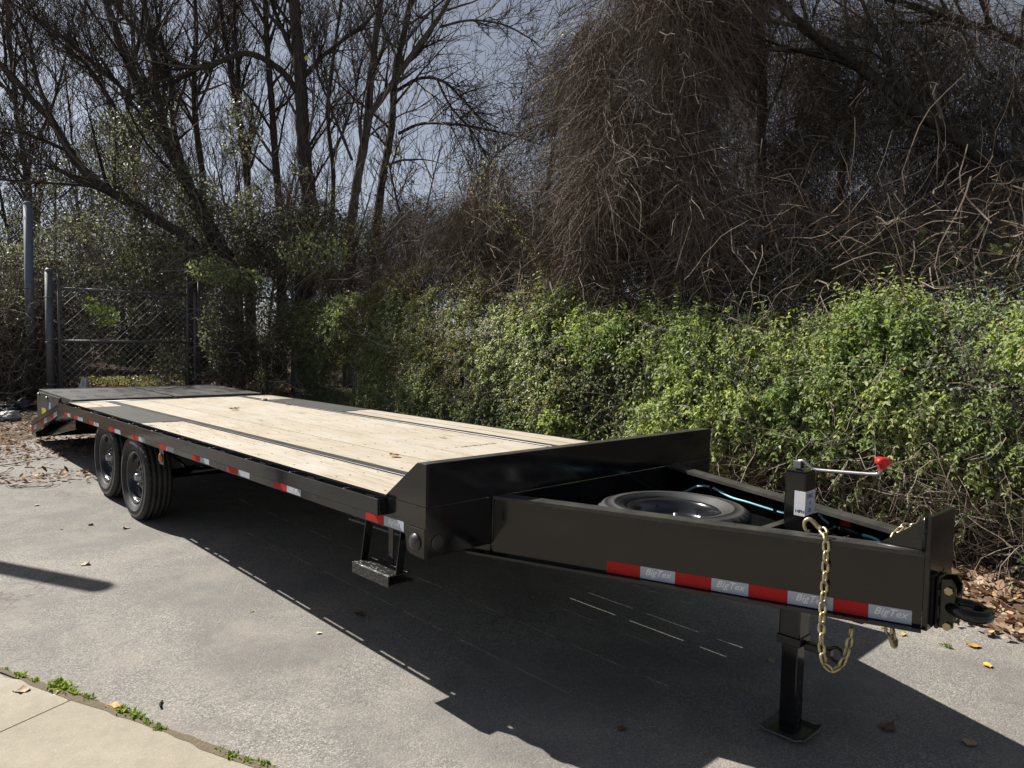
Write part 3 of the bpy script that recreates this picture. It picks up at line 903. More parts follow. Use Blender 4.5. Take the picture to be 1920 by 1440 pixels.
NEAR0, NEAR1 = Vector((.800, 0)), Vector((.192, 1.812))
def build_tongue():
    B, D = M['black'], M['dusty']
    near = [(.935, -1.10), (.925, -.70), (.900, -.40), (.862, -.18), (.815, -.04), (.800, .002), (.192, 1.811)]
    far = [(-.90, -1.10), (-.89, -.70), (-.875, -.40), (-.85, -.18), (-.815, -.04), (-.800, .002), (-.082, 1.811)]
    for path in (near, far):
        out = path[5:]
        strip('tongue_beam', out, -.012, 0, .5985, .874, B, T)
        strip('tongue_top_flange', out, -.085, .003, .8745, .892, D, T)
        strip('tongue_bottom_flange', path, -.075, .034, .586, .598, B, T)
        strip('tongue_inner_web', path[:5]+[(path[5][0], -.015)], -.012, 0, .5985, .640, B, T)
    # hitch plate with gussets, and bolt-hole shade painted as flat dark discs
    hp = box('hitch_plate', (-.075, .199, 1.8125, 1.834, .590, 1.036), B, T, .003)
    for x in (.035, .105):
        for z in (.985, .90, .80):
            V, F = lathe_data([(0, .0), (0, .0085)], 12, 'y')
            o = raw('painted_bolt_hole', V, F, M['dark'], hp); o.location = (x, 1.8346, z)
    for x in (.187, -.072):
        prism('gusset', [(1.640, .8925), (1.8122, .8925), (1.8122, 1.028)], 'x', x, x+.010, B, T, .001)
    tube_path('weld_bead', [(.209, 1.645, .893), (.206, 1.72, .893), (.207, 1.811, .894)], .007, M['dusty'], T, 6)
    tube_path('weld_bead', [(.207, 1.8105, .90), (.207, 1.8105, 1.03)], .006, B, T, 6)
    tube_path('weld_bead', [(.803, .004, .66), (.803, .004, .88)], .005, D, T, 6)
    # cross members inside the tongue
    box('jack_crossmember', (-.245, .365, 1.188, 1.198, .62, .868), B, T)
    box('jack_crossmember', (-.215, .335, 1.302, 1.312, .62, .830), B, T)
    box('jack_mount_cap', (-.245, .345, 1.160, 1.1985, .8685, .8745), D, T)
    for y in (.30, .82):
        w = .78-.335*y
        box('spare_carrier_bar', (-w, w-.02, y-.03, y+.03, .5990, .6115), B, T)
    fl = [(-.70, .05), (-.03, 1.76), (.145, 1.76), (.715, .05)]
    prism('tongue_floor', fl, 'z', .6125, .6165, B, T)
    tube_path('spare_mount_stud', [(.05, .585, .612), (.05, .585, .80)], .012, M['steel'], T, 8)
    # drawbar eye on its bracket
    px = .075
    eye = box('pintle_bracket', (px-.05, px+.05, 1.8345, 1.850, .585, .790), B, T, .004)
    for s in (-1, 1):
        prism('bracket_cheek', [(1.8505, .590), (1.900, .600), (1.905, .760), (1.885, .790), (1.8505, .785)], 'x', px+s*.040-.006, px+s*.040+.006, B, eye, .002)
    box('shank', (px-.033, px+.033, 1.851, 1.905, .625, .735), B, eye, .012, 2)
    ring = []
    for i in range(32):
        a = 2*math.pi*i/32
        ring.append((px+.060*math.cos(a), 1.940+.062*math.sin(a), .672-.12*(.062*math.sin(a))))
    tube_path('drawbar_eye', ring, .0235, B, eye, 14, closed=True)
    for z in (.745, .605):
        tube_path('bolt', [(px+.046, 1.882, z), (px+.058, 1.882, z)], .016, M['zinc'], eye, 6, smooth=False)
    # reflective tape and print on the near beam
    t = (NEAR1-NEAR0).normalized(); n = Vector((t.y, -t.x))
    S = [.619, .781, .943, 1.104, 1.262, 1.420, 1.596, 1.725, 1.878]
    for i in range(8):
        V = []
        for o in (.0006, .0014):
            for s, z in ((S[i], .602), (S[i+1]-.0008, .602), (S[i+1]-.0008, .657), (S[i], .657)):
                q = NEAR0+t*s+n*o; V.append((q.x, q.y, z))
        m = M['white_tape'] if i % 2 else M['red_tape']
        o = raw('white_tape' if i % 2 else 'red_tape', V, [(3, 2, 1, 0), (4, 5, 6, 7), (0, 1, 5, 4), (1, 2, 6, 5), (2, 3, 7, 6), (3, 0, 4, 7)], m, T)
        if i % 2:
            q = NEAR0+t*((S[i]+S[i+1])/2)+n*.0019
            lettering('BigTex', .042, (q.x, q.y, .635), (t.x, t.y, 0), (0, 0, 1), M['tape_print'], o, shear=.35)
    # jack
    jx, jy = .070, 1.250
    gj = g1(jx, jy)
    jk = box('jack', (jx-.049, jx+.049, jy-.049, jy+.049, .345, 1.118), B, T, .007, 2)
    box('jack_cap', (jx-.051, jx+.051, jy-.051, jy+.051, 1.1185, 1.124), B, jk, .003)
    box('collar', (jx-.055, jx+.055, jy-.055, jy+.055, .330, .372), B, jk, .004)
    leg = box('drop_leg', (jx-.038, jx+.038, jy-.038, jy+.038, gj+.016, .3295), B, jk, .005)
    for z in (.24, .15, .06, -.02):
        V, F = lathe_data([(0, .0), (0, .011)], 12, 'y')
        o = raw('painted_pin_hole', V, F, M['dark'], jk); o.location = (jx, jy+.0384, z)  # dark disc painting the shade inside a hole of the leg
    V = []; F = []
    for a in (-.105, -.075, .075, .105):
        for b in (-.105, -.075, .075, .105):
            e = (.014 if abs(a) > .1 else 0)+(.014 if abs(b) > .1 else 0)
            V.append((jx+a, jy+b, gj+.008+e))
    for z in (0,):
        for i in range(3):
            for k in range(3): F.append((i*4+k, (i+1)*4+k, (i+1)*4+k+1, i*4+k+1))
    fp = raw('foot_plate', V, F, D, jk)
    md = fp.modifiers.new('thick', 'SOLIDIFY'); md.thickness = .007; md.offset = 1
    box('pin_arm', (jx-.018, jx+.018, jy+.0555, jy+.175, .318, .352), B, jk, .004)
    tube_path('pull_ring', [(jx, jy+.195+.030*math.cos(a), .335+.032*math.sin(a)) for a in np.linspace(0, 2*math.pi, 20, endpoint=False)], .007, B, jk, 8, closed=True)
    # crank on top of the jack
    tube_path('crank_knuckle', [(jx, jy-.01, 1.124), (jx, jy-.01, 1.158)], .012, M['galv'], jk, 10)
    for s in (-1, 1):
        box('crank_fork', (jx+s*.014-.003, jx+s*.014+.003, jy-.028, jy+.008, 1.128, 1.163), M['galv'], jk, .002)
    tube_path('crank_handle', smooth_path([(jx, jy-.012, 1.158), (jx, jy+.012, 1.163), (jx, jy+.045, 1.140), (jx, jy+.075, 1.132), (jx, jy+.20, 1.139), (jx, jy+.315, 1.147), (jx, jy+.337, 1.156), (jx, jy+.345, 1.178)], 4), .0085, M['steel'], jk, 10)
    kx, ky, kz = jx, jy+.346, 1.172
    V, F = lathe_data([(0, .015), (.014, .017), (.020, .024), (.028, .031), (.038, .032), (.046, .027), (.051, .015), (.052, 0)], 24, 'z')
    V = [(x*(1+.24*math.cos(3*math.atan2(y, x))*min(1, z/.03)), y*(1+.24*math.cos(3*math.atan2(y, x))*min(1, z/.03)), z) for x, y, z in V]
    o = raw('crank_knob', V, F, M['red_plastic'], jk, True); o.location = (kx, ky, kz)
    # handwritten paper label folded round the corner of the jack
    V = [(jx+.0496, jy-.000, .925), (jx+.0496, jy+.0496, .925), (jx-.045, jy+.0496, .930), (jx+.0496, jy-.000, 1.035), (jx+.0496, jy+.0496, 1.035), (jx-.045, jy+.0496, 1.038)]
    lb = raw('paper_label', V, [(0, 1, 4, 3), (1, 2, 5, 4)], M['paper'], jk)
    md = lb.modifiers.new('thick', 'SOLIDIFY'); md.thickness = .0006; md.offset = 1
    lettering('184C', .030, (jx+.004, jy+.0506, 1.012), (-1, 0, 0), (0, 0, 1), M['ink'], lb, 'handwriting', depth=.0002)
    lettering('4', .026, (jx+.004, jy+.0506, .980), (-1, 0, 0), (0, 0, 1), M['ink'], lb, 'handwriting', depth=.0002)
    lettering('20', .026, (jx+.004, jy+.0506, .948), (-1, 0, 0), (0, 0, 1), M['ink'], lb, 'handwriting', depth=.0002)
    lettering('14PH', .020, (jx+.0506, jy+.025, .945), (0, 1, 0), (0, 0, 1), M['ink'], lb, 'handwriting', depth=.0002)
    # cyan cable clipped along the far beam, splice and leads
    pts = [(-0.931,-0.467,0.727), (-0.872,-0.315,0.719), (-0.826,-0.196,0.698), (-0.784,-0.088,0.689), (-0.729,0.053,0.708), (-0.688,0.159,0.748), (-0.644,0.274,0.806), (-0.593,0.404,0.826), (-0.531,0.565,0.803), (-0.473,0.713,0.806), (-0.404,0.890,0.806), (-0.369,0.981,0.811), (-0.300,1.160,0.854), (-0.278,1.215,0.836), (-0.257,1.269,0.815), (-0.236,1.323,0.817)]
    cb = tube_path('cyan_cable', smooth_path(pts, 5), .0075, M['cyan'], T, 8)
    for q in ((-0.593,0.404,0.823), (-0.397,0.908,0.805), (-0.260,1.263,0.819)):
        box('cable_clip', (q[0]-.010, q[0]+.012, q[1]-.012, q[1]+.012, q[2]-.014, q[2]+.012), B, cb, .002)
    tube_path('cable_splice', [(-0.238,1.317,0.820), (-0.218,1.370,0.819), (-0.199,1.419,0.815)], [.012, .013, .012], M['black_rubber'], cb, 8)
    tube_path('cyan_cable_end', smooth_path([(-0.193,1.433,0.818), (-0.174,1.482,0.819), (-0.159,1.520,0.811), (-0.153,1.538,0.782)], 4), .007, M['cyan'], cb, 8)
    for q in range(3):
        tube_path('black_lead', smooth_path([(-0.200,1.416,0.816), (-0.186,1.453,0.802), (-0.169,1.495,0.784), (-0.153,1.537,0.757)] if q == 0 else ([(-0.213,1.382,0.817), (-0.224,1.354,0.789), (-0.241,1.311,0.767), (-0.252,1.283,0.728)] if q == 1 else [(-0.207,1.399,0.817), (-0.200,1.417,0.797), (-0.206,1.402,0.767), (-0.212,1.386,0.738)]), 4), .004, M['black_rubber'], cb, 6)
    a = Vector((-0.242,1.309,0.864)); b = Vector((-0.220,1.365,0.865)); hgt = .030
    V = [a, b, b-Vector((0, 0, hgt)), a-Vector((0, 0, hgt))]
    dc = raw('red_decal', V, [(0, 1, 2, 3)], M['red_tape'], T)
    md = dc.modifiers.new('thick', 'SOLIDIFY'); md.thickness = .002
    tube_path('blue_air_hose', smooth_path([(.26, 1.52, .580), (.22, 1.58, .574), (.16, 1.62, .578), (.08, 1.66, .590)], 4), .008, M['cyan'], T, 8)
build_tongue()

sw = wheel('spare_wheel', None, (.06, .575, .730), (0, -math.pi/2, 0), .4, hub=False)
tag(sw, 'spare wheel lying flat between the beams of the trailer tongue', 'wheel')

# ------------------------------------------------------------------ chains
def link_mesh(L=.054, Wd=.035, r=.0058):
    pts = []
    s = (L-Wd)/2; q = Wd/2-r
    for a in np.linspace(-math.pi/2, math.pi/2, 6): pts.append((math.cos(a)*0+s+q*math.cos(a), q*math.sin(a), 0))
    for a in np.linspace(math.pi/2, 3*math.pi/2, 6): pts.append((-s+q*math.cos(a), q*math.sin(a), 0))
    o = tube_path('chain_link', pts, r, M['zinc'], None, 8, closed=True)
    me = o.data; bpy.data.objects.remove(o)
    return me
LINK = link_mesh()
def chain(path, parent, pitch=.0418, roll0=0.0):
    P = smooth_path(path, 24)
    d = [0.0]
    for a, b in zip(P[:-1], P[1:]): d.append(d[-1]+float(np.linalg.norm(b-a)))
    n = int(d[-1]/pitch)
    base = Vector(parent.location)
    for i in range(n):
        def at(s):
            j = min(max(int(np.searchsorted(d, s))-1, 0), len(P)-2)
            f = (s-d[j])/max(d[j+1]-d[j], 1e-6)
            return Vector(P[j]*(1-f)+P[j+1]*f)
        a, b = at(i*pitch), at(min((i+1)*pitch, d[-1]))
        x = (b-a).normalized()
        ref = Vector((.95, .31, 0)) if abs(x.z) > .5 else Vector((0, 0, 1))
        y = ref.cross(x).normalized(); z = x.cross(y)
        rot = Matrix((x, y, z)).transposed()
        ang = roll0+(math.pi/2)*(i % 2)+random.uniform(-.25, .25)+.5
        o = link(bpy.data.objects.new('chain_link', LINK), parent)
        o.matrix_local = Matrix.Translation((a+b)/2-base) @ (rot @ Matrix.Rotation(ang, 3, 'X')).to_4x4()
def hook(parent, pts, r=.009):
    base = Vector(parent.location)
    P = [Vector(p)-base for p in smooth_path(pts, 6)]
    k = len(P)
    tube_path('grab_hook', P, [r*(1.15-.55*(i/(k-1))) for i in range(k)], M['zinc'], parent, 10)
t = (NEAR1-NEAR0).normalized(); nn = Vector((t.y, -t.x))
def nb(s, o, z):
    q = NEAR0+t*s+nn*o
    return (q.x, q.y, z)
c1 = empty('safety_chain', nb(1.555, -.03, .90))
tag(c1, 'yellow zinc safety chain draped over the near tongue beam with its hook on top', 'chain')
chain([nb(1.535, -.05, .925), nb(1.552, -.02, .912), nb(1.560, .012, .898), nb(1.562, .022, .84), nb(1.562, .022, .75), nb(1.560, .022, .66), nb(1.560, .046, .58), nb(1.561, .044, .48), nb(1.572, .040, .40), nb(1.605, .03, .365), nb(1.640, .02, .40), nb(1.660, .005, .48), nb(1.668, -.01, .572)], c1)
hook(c1, [nb(1.535, -.045, .922), nb(1.520, -.05, .930), nb(1.503, -.05, .947), nb(1.486, -.05, .957), nb(1.470, -.05, .946), nb(1.468, -.05, .925), nb(1.477, -.05, .907), nb(1.490, -.05, .908)], .0095)
box('chain_lug', (.200, .218, 1.560, 1.605, .553, .586), M['black'], T, .003)
c2 = empty('safety_chain', nb(1.80, -.03, .56))
tag(c2, 'short hanging end of chain under the front corner of the tongue beam', 'chain')
chain([nb(1.795, -.02, .585), nb(1.800, -.015, .55), nb(1.815, -.01, .515), nb(1.830, -.01, .50), nb(1.818, -.03, .53), nb(1.81, -.04, .575)], c2)
c3 = empty('safety_chain', (-.12, 1.66, .90))
tag(c3, 'zinc safety chain lying over the far tongue beam beside the hitch plate', 'chain')
chain([(-.02, 1.62, .86), (-.06, 1.63, .905), (-.10, 1.645, .915), (-.15, 1.68, .915), (-.19, 1.70, .88), (-.20, 1.71, .80)], c3)
hook(c3, [(-.06, 1.66, .905), (-.04, 1.70, .93), (-.05, 1.74, .935), (-.08, 1.755, .92), (-.09, 1.74, .905)], .010)
# ------------------------------------------------------------------ bags of small geometry
class Bag:
    def __init__(s): s.V, s.F, s.t, s.o = [], [], [], 0
    def add(s, V, F, t):
        s.V.append(V); s.F.append(F+s.o); s.t.append(t); s.o += len(V)
    def twigs(s, P, r0, r1=None, tint=None, flat=True):
        n, K, _ = P.shape
        r0 = np.broadcast_to(np.asarray(r0, float), (n,)); r1 = r0*.5 if r1 is None else np.broadcast_to(np.asarray(r1, float), (n,))
        R = r0[:, None]+(r1-r0)[:, None]*np.linspace(0, 1, K)[None]
        if flat:
            V, F = ribbons(P, R)
            tv = RNG.random(n) if tint is None else np.broadcast_to(tint, (n,))
            s.add(V, F, np.repeat(tv, K-1)); return
        V, F = tubes(P, R)
        tv = RNG.random(n) if tint is None else np.broadcast_to(tint, (n,))
        s.add(V, F, np.tile(np.repeat(tv, K-1), 3))
    def leaves(s, C, A, N, L, W, tint, fold=.25, shape=4):
        V, F = leaves(C, A, N, L, W, fold, shape)
        s.add(V, F, np.tile(tint, 2) if shape == 6 else tint)
    def build(s, name, m, parent=None):
        return big_mesh(name, np.concatenate(s.V), np.concatenate(s.F), m, parent, np.clip(np.concatenate(s.t), 0, 1))

def rn(n, s=1.0): return RNG.normal(size=(n, 3))*s

def ellipsoid(n, c, r, thresh=.0, scale=1.6, seed=1, shell=.0):
    c = np.array(c); r = np.array(r)
    d = unit(rn(int(n*2.2)+20)); q = RNG.random(len(d))**(1/3); q = shell+(1-shell)*q
    P = c+d*q[:, None]*r
    P = P[vnoise(P, scale, seed) > thresh]
    return P[:n]

def ivy(bag, P, size, up=.3, seed=2, lo=.0, hi=1.0):
    n = len(P)
    N = unit(rn(n)*.42+np.array([.60, -.10, .65]))
    A = unit(rn(n)*.7+np.array([0, 0, -.8]))
    L = size*RNG.uniform(.6, 1.25, n)
    tint = np.clip(lo+(hi-lo)*(.55*RNG.random(n)**1.3+.45*vnoise(P, 2.1, seed)), 0, 1)
    bag.leaves(P, A, N, L, L*RNG.uniform(.62, .9, n), tint, .18)

# ------------------------------------------------------------------ chain-link gate and fence
def pipe(name, a, b, r, m, parent, n=10):
    return tube_path(name, [a, b], r, m, parent, n)

def netting(name, p0, p1, z0, z1, parent, step=.06, r=.0017, gnd=None):
    """Chain-link fabric in the vertical plane from p0 to p1 (plan points)."""
    p0 = np.array(p0); p1 = np.array(p1)
    Lx = np.linalg.norm(p1-p0); h = z1-z0; u = (p1-p0)/Lx
    S, E = [], []
    for sgn in (1, -1):
        for s in np.arange(-h, Lx+h, step):
            a, b = (s, 0.0), (s+h*sgn, h)
            # clip to 0..Lx
            def cl(a, b):
                (x0, y0), (x1, y1) = a, b
                for lim, side in ((0, 0), (Lx, 1)):
                    if side == 0:
                        if x0 < lim and x1 < lim: return None
                        if x0 < lim: y0 += (lim-x0)*(y1-y0)/(x1-x0); x0 = lim
                        if x1 < lim: y1 += (lim-x1)*(y1-y0)/(x1-x0); x1 = lim
                    else:
                        if x0 > lim and x1 > lim: return None
                        if x0 > lim: y0 += (lim-x0)*(y1-y0)/(x1-x0); x0 = lim
                        if x1 > lim: y1 += (lim-x1)*(y1-y0)/(x1-x0); x1 = lim
                return (x0, y0), (x1, y1)
            c = cl(a, b)
            if c is None: continue
            o = .002*sgn
            for P_, q in ((S, c[0]), (E, c[1])):
                xy = p0+u*q[0]; P_.append((xy[0]-u[1]*o, xy[1]+u[0]*o, z0+q[1]))
    P = np.stack([np.array(S), np.array(E)], 1)
    if gnd is not None:
        P[:, :, 2] += gz(P[:, :, 0], P[:, :, 1])
    b = Bag(); b.twigs(P, r, r, .5, False)
    o = b.build(name, M['wire'], parent)
    tag(o, kind='stuff')
    return o

def build_gate():
    y = -11.5; g0 = g1(0, y)
    G = M['galv']
    gp = empty('gate_post', (.385, y, g0))
    tag(gp, 'thick galvanized steel post at the left end of the chain link gate', 'post')
    tube_path('post', [(0, 0, -.1), (0, 0, 2.22)], .060, G, gp, 16)
    lathe('cap', [(2.22, .063), (2.24, .060), (2.265, .045), (2.275, 0)], 16, G, gp, 'z')
    for z in (1.80, 1.05, .35):
        tube_path('hinge_strap', [(-.015+.078*math.cos(a), .078*math.sin(a), z) for a in np.linspace(0, 2*math.pi, 14, endpoint=False)], .012, G, gp, 6, closed=True)
    def leaf(x0, x1, label, zt, zm):
        e = empty('chain_link_gate', (0, 0, 0)); tag(e, label, 'gate', 'leaves of the double gate')
        zb = g0+.06
        for x in (x0, x1): pipe('frame_upright', (x, y, zb), (x, y, zt+.32 if x in (x0, x1) else zt), .024, G, e)
        for z in (zt, zm, zb): pipe('frame_rail', (x0, y, z), (x1, y, z+.0), .022, G, e)
        for i in range(3): pipe('barbed_wire', (x0, y, zt+.08+.10*i), (x1, y, zt+.08+.10*i), .0028, G, e, 4)
        netting('wire_mesh', (x0, y+.02), (x1, y+.02), zb, zt, e, .115, .0026)
        for z in (zt-.1, zm-.1): pipe('tension_band', (x1-.03, y+.01, z), (x1+.03, y+.01, z), .014, G, e, 6)
        return e
    a = leaf(.245, -1.850, 'left leaf of the galvanized chain link gate with barbed wire above', 2.41, 1.53)
    b = leaf(-2.055, -3.95, 'right leaf of the chain link gate overgrown with ivy', 2.44, 1.50)
    lp = empty('latch_post', (-1.962, y+.06, g0)); tag(lp, 'slim drop rod post between the two leaves of the gate', 'post')
    tube_path('post', [(0, 0, -.1), (0, 0, 2.02)], .026, G, lp, 12)
    pipe('latch_bar', (-.07, 0, 1.55), (.09, 0, 1.55), .012, G, lp, 8)
    pipe('latch_bar', (-.10, 0, .95), (.12, 0, .95), .014, G, lp, 8)
    # pole of an old sign, far-left
    q = np.array((0.486,-12.447,3.899)); b0 = g1(q[0], q[1])
    e = empty('steel_pole', (q[0], q[1], b0)); tag(e, 'tall blue grey pole rising from the bushes left of the gate', 'pole')
    tube_path('pole_shaft', [(0, 0, -.1), (0, 0, q[2]-b0-.03)], .070, M['pole'], e, 18)
    lathe('pole_cap', [(q[2]-b0-.03, .073), (q[2]-b0, .068), (q[2]-b0+.02, .04), (q[2]-b0+.024, 0)], 18, M['pole'], e, 'z')
    q = np.array((-0.505,-20.096,4.229)); b0 = g1(q[0], q[1])
    e = empty('steel_pole', (q[0], q[1], b0)); tag(e, 'shorter faint pole at the left edge behind the bushes', 'pole')
    tube_path('pole_shaft', [(0, 0, -.1), (0, 0, q[2]-b0)], .075, M['pole'], e, 14)
    # lamp pole standing beside the yard; its shadow falls across the asphalt
    hx, hy = 4.15, -7.18
    e = empty('lamp_pole', (hx, hy, g1(hx, hy))); tag(e, 'leaning round pole whose shadow falls on the asphalt at left', 'pole')
    tube_path('pole_shaft', [(0, 0, -.1), (-.97, -.35, 4.78)], .10, M['galv'], e, 16)
    lathe('pole_cap', [(-.02, .104), (.01, .10), (.03, .05), (.036, 0)], 16, M['galv'], e, 'z', (-.97, -.35, 4.79))
build_gate()

FX = -3.95
def build_fence():
    e = empty('chain_link_fence', (FX, -4.2, 0)); e.location = (0, 0, 0)
    tag(e, 'chain link fence buried in the hedge along the yard', 'fence')
    for y in (-11.4, -9.1, -6.8, -4.5, -2.3, -.05, 2.2, 4.4):
        pipe('fence_post', (FX, y, g1(FX, y)-.1), (FX, y, g1(FX, y)+1.5), .03, M['galv'], e)
    pipe('fence_post', (-3.42, .02, g1(-3.5, 0)-.1), (-3.46, .02, g1(-3.5, 0)+.92), .022, M['galv'], e)
    ys = [-11.4, -8, -4.2, 4.6]
    for a, b in zip(ys[:-1], ys[1:]):
        pipe('top_rail', (FX, a, g1(FX, a)+1.42), (FX, b, g1(FX, b)+1.42), .02, M['galv'], e)
    netting('wire_mesh', (FX+.035, -11.4), (FX+.035, 4.6), .02, 1.40, e, .062, .0018, True)
build_fence()

# ------------------------------------------------------------------ hedges
TOPY = np.array([-12.5, -12.06, -10.27, -8.41, -6.88, -5.57, -4.46, -3.96, -3.2, -2.27, -1.7, -1.25, -.68, -.36, -.07, .31, .74, 1.18, 2.0, 3.6])
TOPZ = np.array([2.9, 2.95, 2.95, 3.0, 3.05, 2.85, 2.60, 2.35, 2.02, 2.04, 1.96, 1.90, 1.93, 2.05, 2.13, 2.04, 1.96, 1.99, 2.02, 2.0])
def hedge_surface(y, h):
    """Front face of the hedge (x) at y for relative height h 0..1."""
    P = np.stack([y*1.0, h*2.2, 0*y], -1)
    n = vnoise(P, 1.1, 21)*.55+vnoise(P, 2.7, 22)*.30
    left = np.clip((-3.4-y)/1.6, 0, 1)
    hc = np.clip(h, 0, 1.05)
    x = -3.46+.52*(n-.42)*(1-.55*left)+.10*left
    x = x - (.42+.50*left)*hc**1.4 + .10*np.sin(hc*math.pi)
    x = x + .035*np.minimum(y+4.2, 0)
    x = x - .40*np.clip((h-.85)/.15, 0, 1)**2
    return x

def shoots(bag, stems, n, y0, y1, hmin, hmax, leafL, pairs, inner=.35, seed=31, gap=.42, lo=0., hi=1., low_thin=True, droop=.5, shape=4, ln=(.16, .42)):
    y = RNG.uniform(y0, y1, n*3); h = RNG.uniform(hmin, hmax, n*3)
    P3 = np.stack([y, h*2.2, 0*y], -1)
    keep = vnoise(P3, 1.5, seed) + .25*(vnoise(P3, 4.5, seed+1)-.5) > gap
    if low_thin:
        thin = np.clip((h-.10)/.35, .05, 1)
        thin = np.where(y > -1.2, np.clip((h-.28)/.30, .06, 1), thin)
        keep &= RNG.random(len(y)) < thin
    y = y[keep][:n]; h = h[keep][:n]; n = len(y)
    zt = np.interp(y, TOPY, TOPZ); z0 = gz(0*y, y)
    d = RNG.random(n)**1.8*inner
    x = hedge_surface(y, h)-d
    z = z0+(zt-z0)*h+RNG.normal(size=n)*.03
    S = np.stack([x, y, z], -1)
    D = unit(rn(n)*.55+np.array([.55, .05, .25]))
    K = pairs+1
    Ls = RNG.uniform(ln[0], ln[1], n)
    P = wander(S, D, Ls, K, .16, (0, 0, -droop*.45))
    stems.twigs(P[:, ::2], .0022, .0012, RNG.random(n)*.5)
    cl = vnoise(S, 1.7, seed+3); sz = vnoise(S, 2.3, seed+4)
    for k in range(1, K):
        T = unit(P[:, k]-P[:, k-1])
        side = unit(np.cross(T, rn(n)*.3+np.array([.2, 0, 1.])))
        if k % 2: side = unit(np.cross(T, side))
        for s in (1, -1):
            A = unit(T*.55+side*s*.85+np.array([.05, 0, -.45])+rn(n, .18))
            N = unit(np.array([.55, -.15, .68])+rn(n, .42))
            L = leafL*RNG.uniform(.6, 1.25, n)*(1.05-.35*k/K)*(.7+.6*sz)
            tint = np.clip(lo+(hi-lo)*(.32*RNG.random(n)+.50*np.clip(cl*1.7-.35, 0, 1)+.25*(k/K)), 0, 1)
            dead = RNG.random(n) < .012
            tint = np.where(dead, 1.0, np.minimum(tint, .93))
            bag.leaves(P[:, k], A, N, L, L*RNG.uniform(.40, .62, n), tint, .25, shape)

def tangle(bag, n, y0, y1, x0, x1, h0, h1, length, r, wob=.35, bias=(0, 0, -.05), K=8, seed=None, gap=0., tint=(0., 1.)):
    y = RNG.uniform(y0, y1, n); zt = np.interp(y, TOPY, TOPZ); z0 = gz(0*y, y)
    h = RNG.uniform(h0, h1, n)
    S = np.stack([RNG.uniform(x0, x1, n)+.035*np.minimum(y+4.2, 0), y, z0+(zt-z0)*h], -1)
    if seed is not None:
        S = S[vnoise(S, 1.3, seed) > gap]
    n = len(S)
    D = unit(rn(n)*np.array([.5, 1., .9]))
    P = wander(S, D, RNG.uniform(.5, 1.0, n)*length, K, wob, bias, .12)
    bag.twigs(P, r*RNG.uniform(.6, 1.3, n), None, tint[0]+(tint[1]-tint[0])*RNG.random(n))

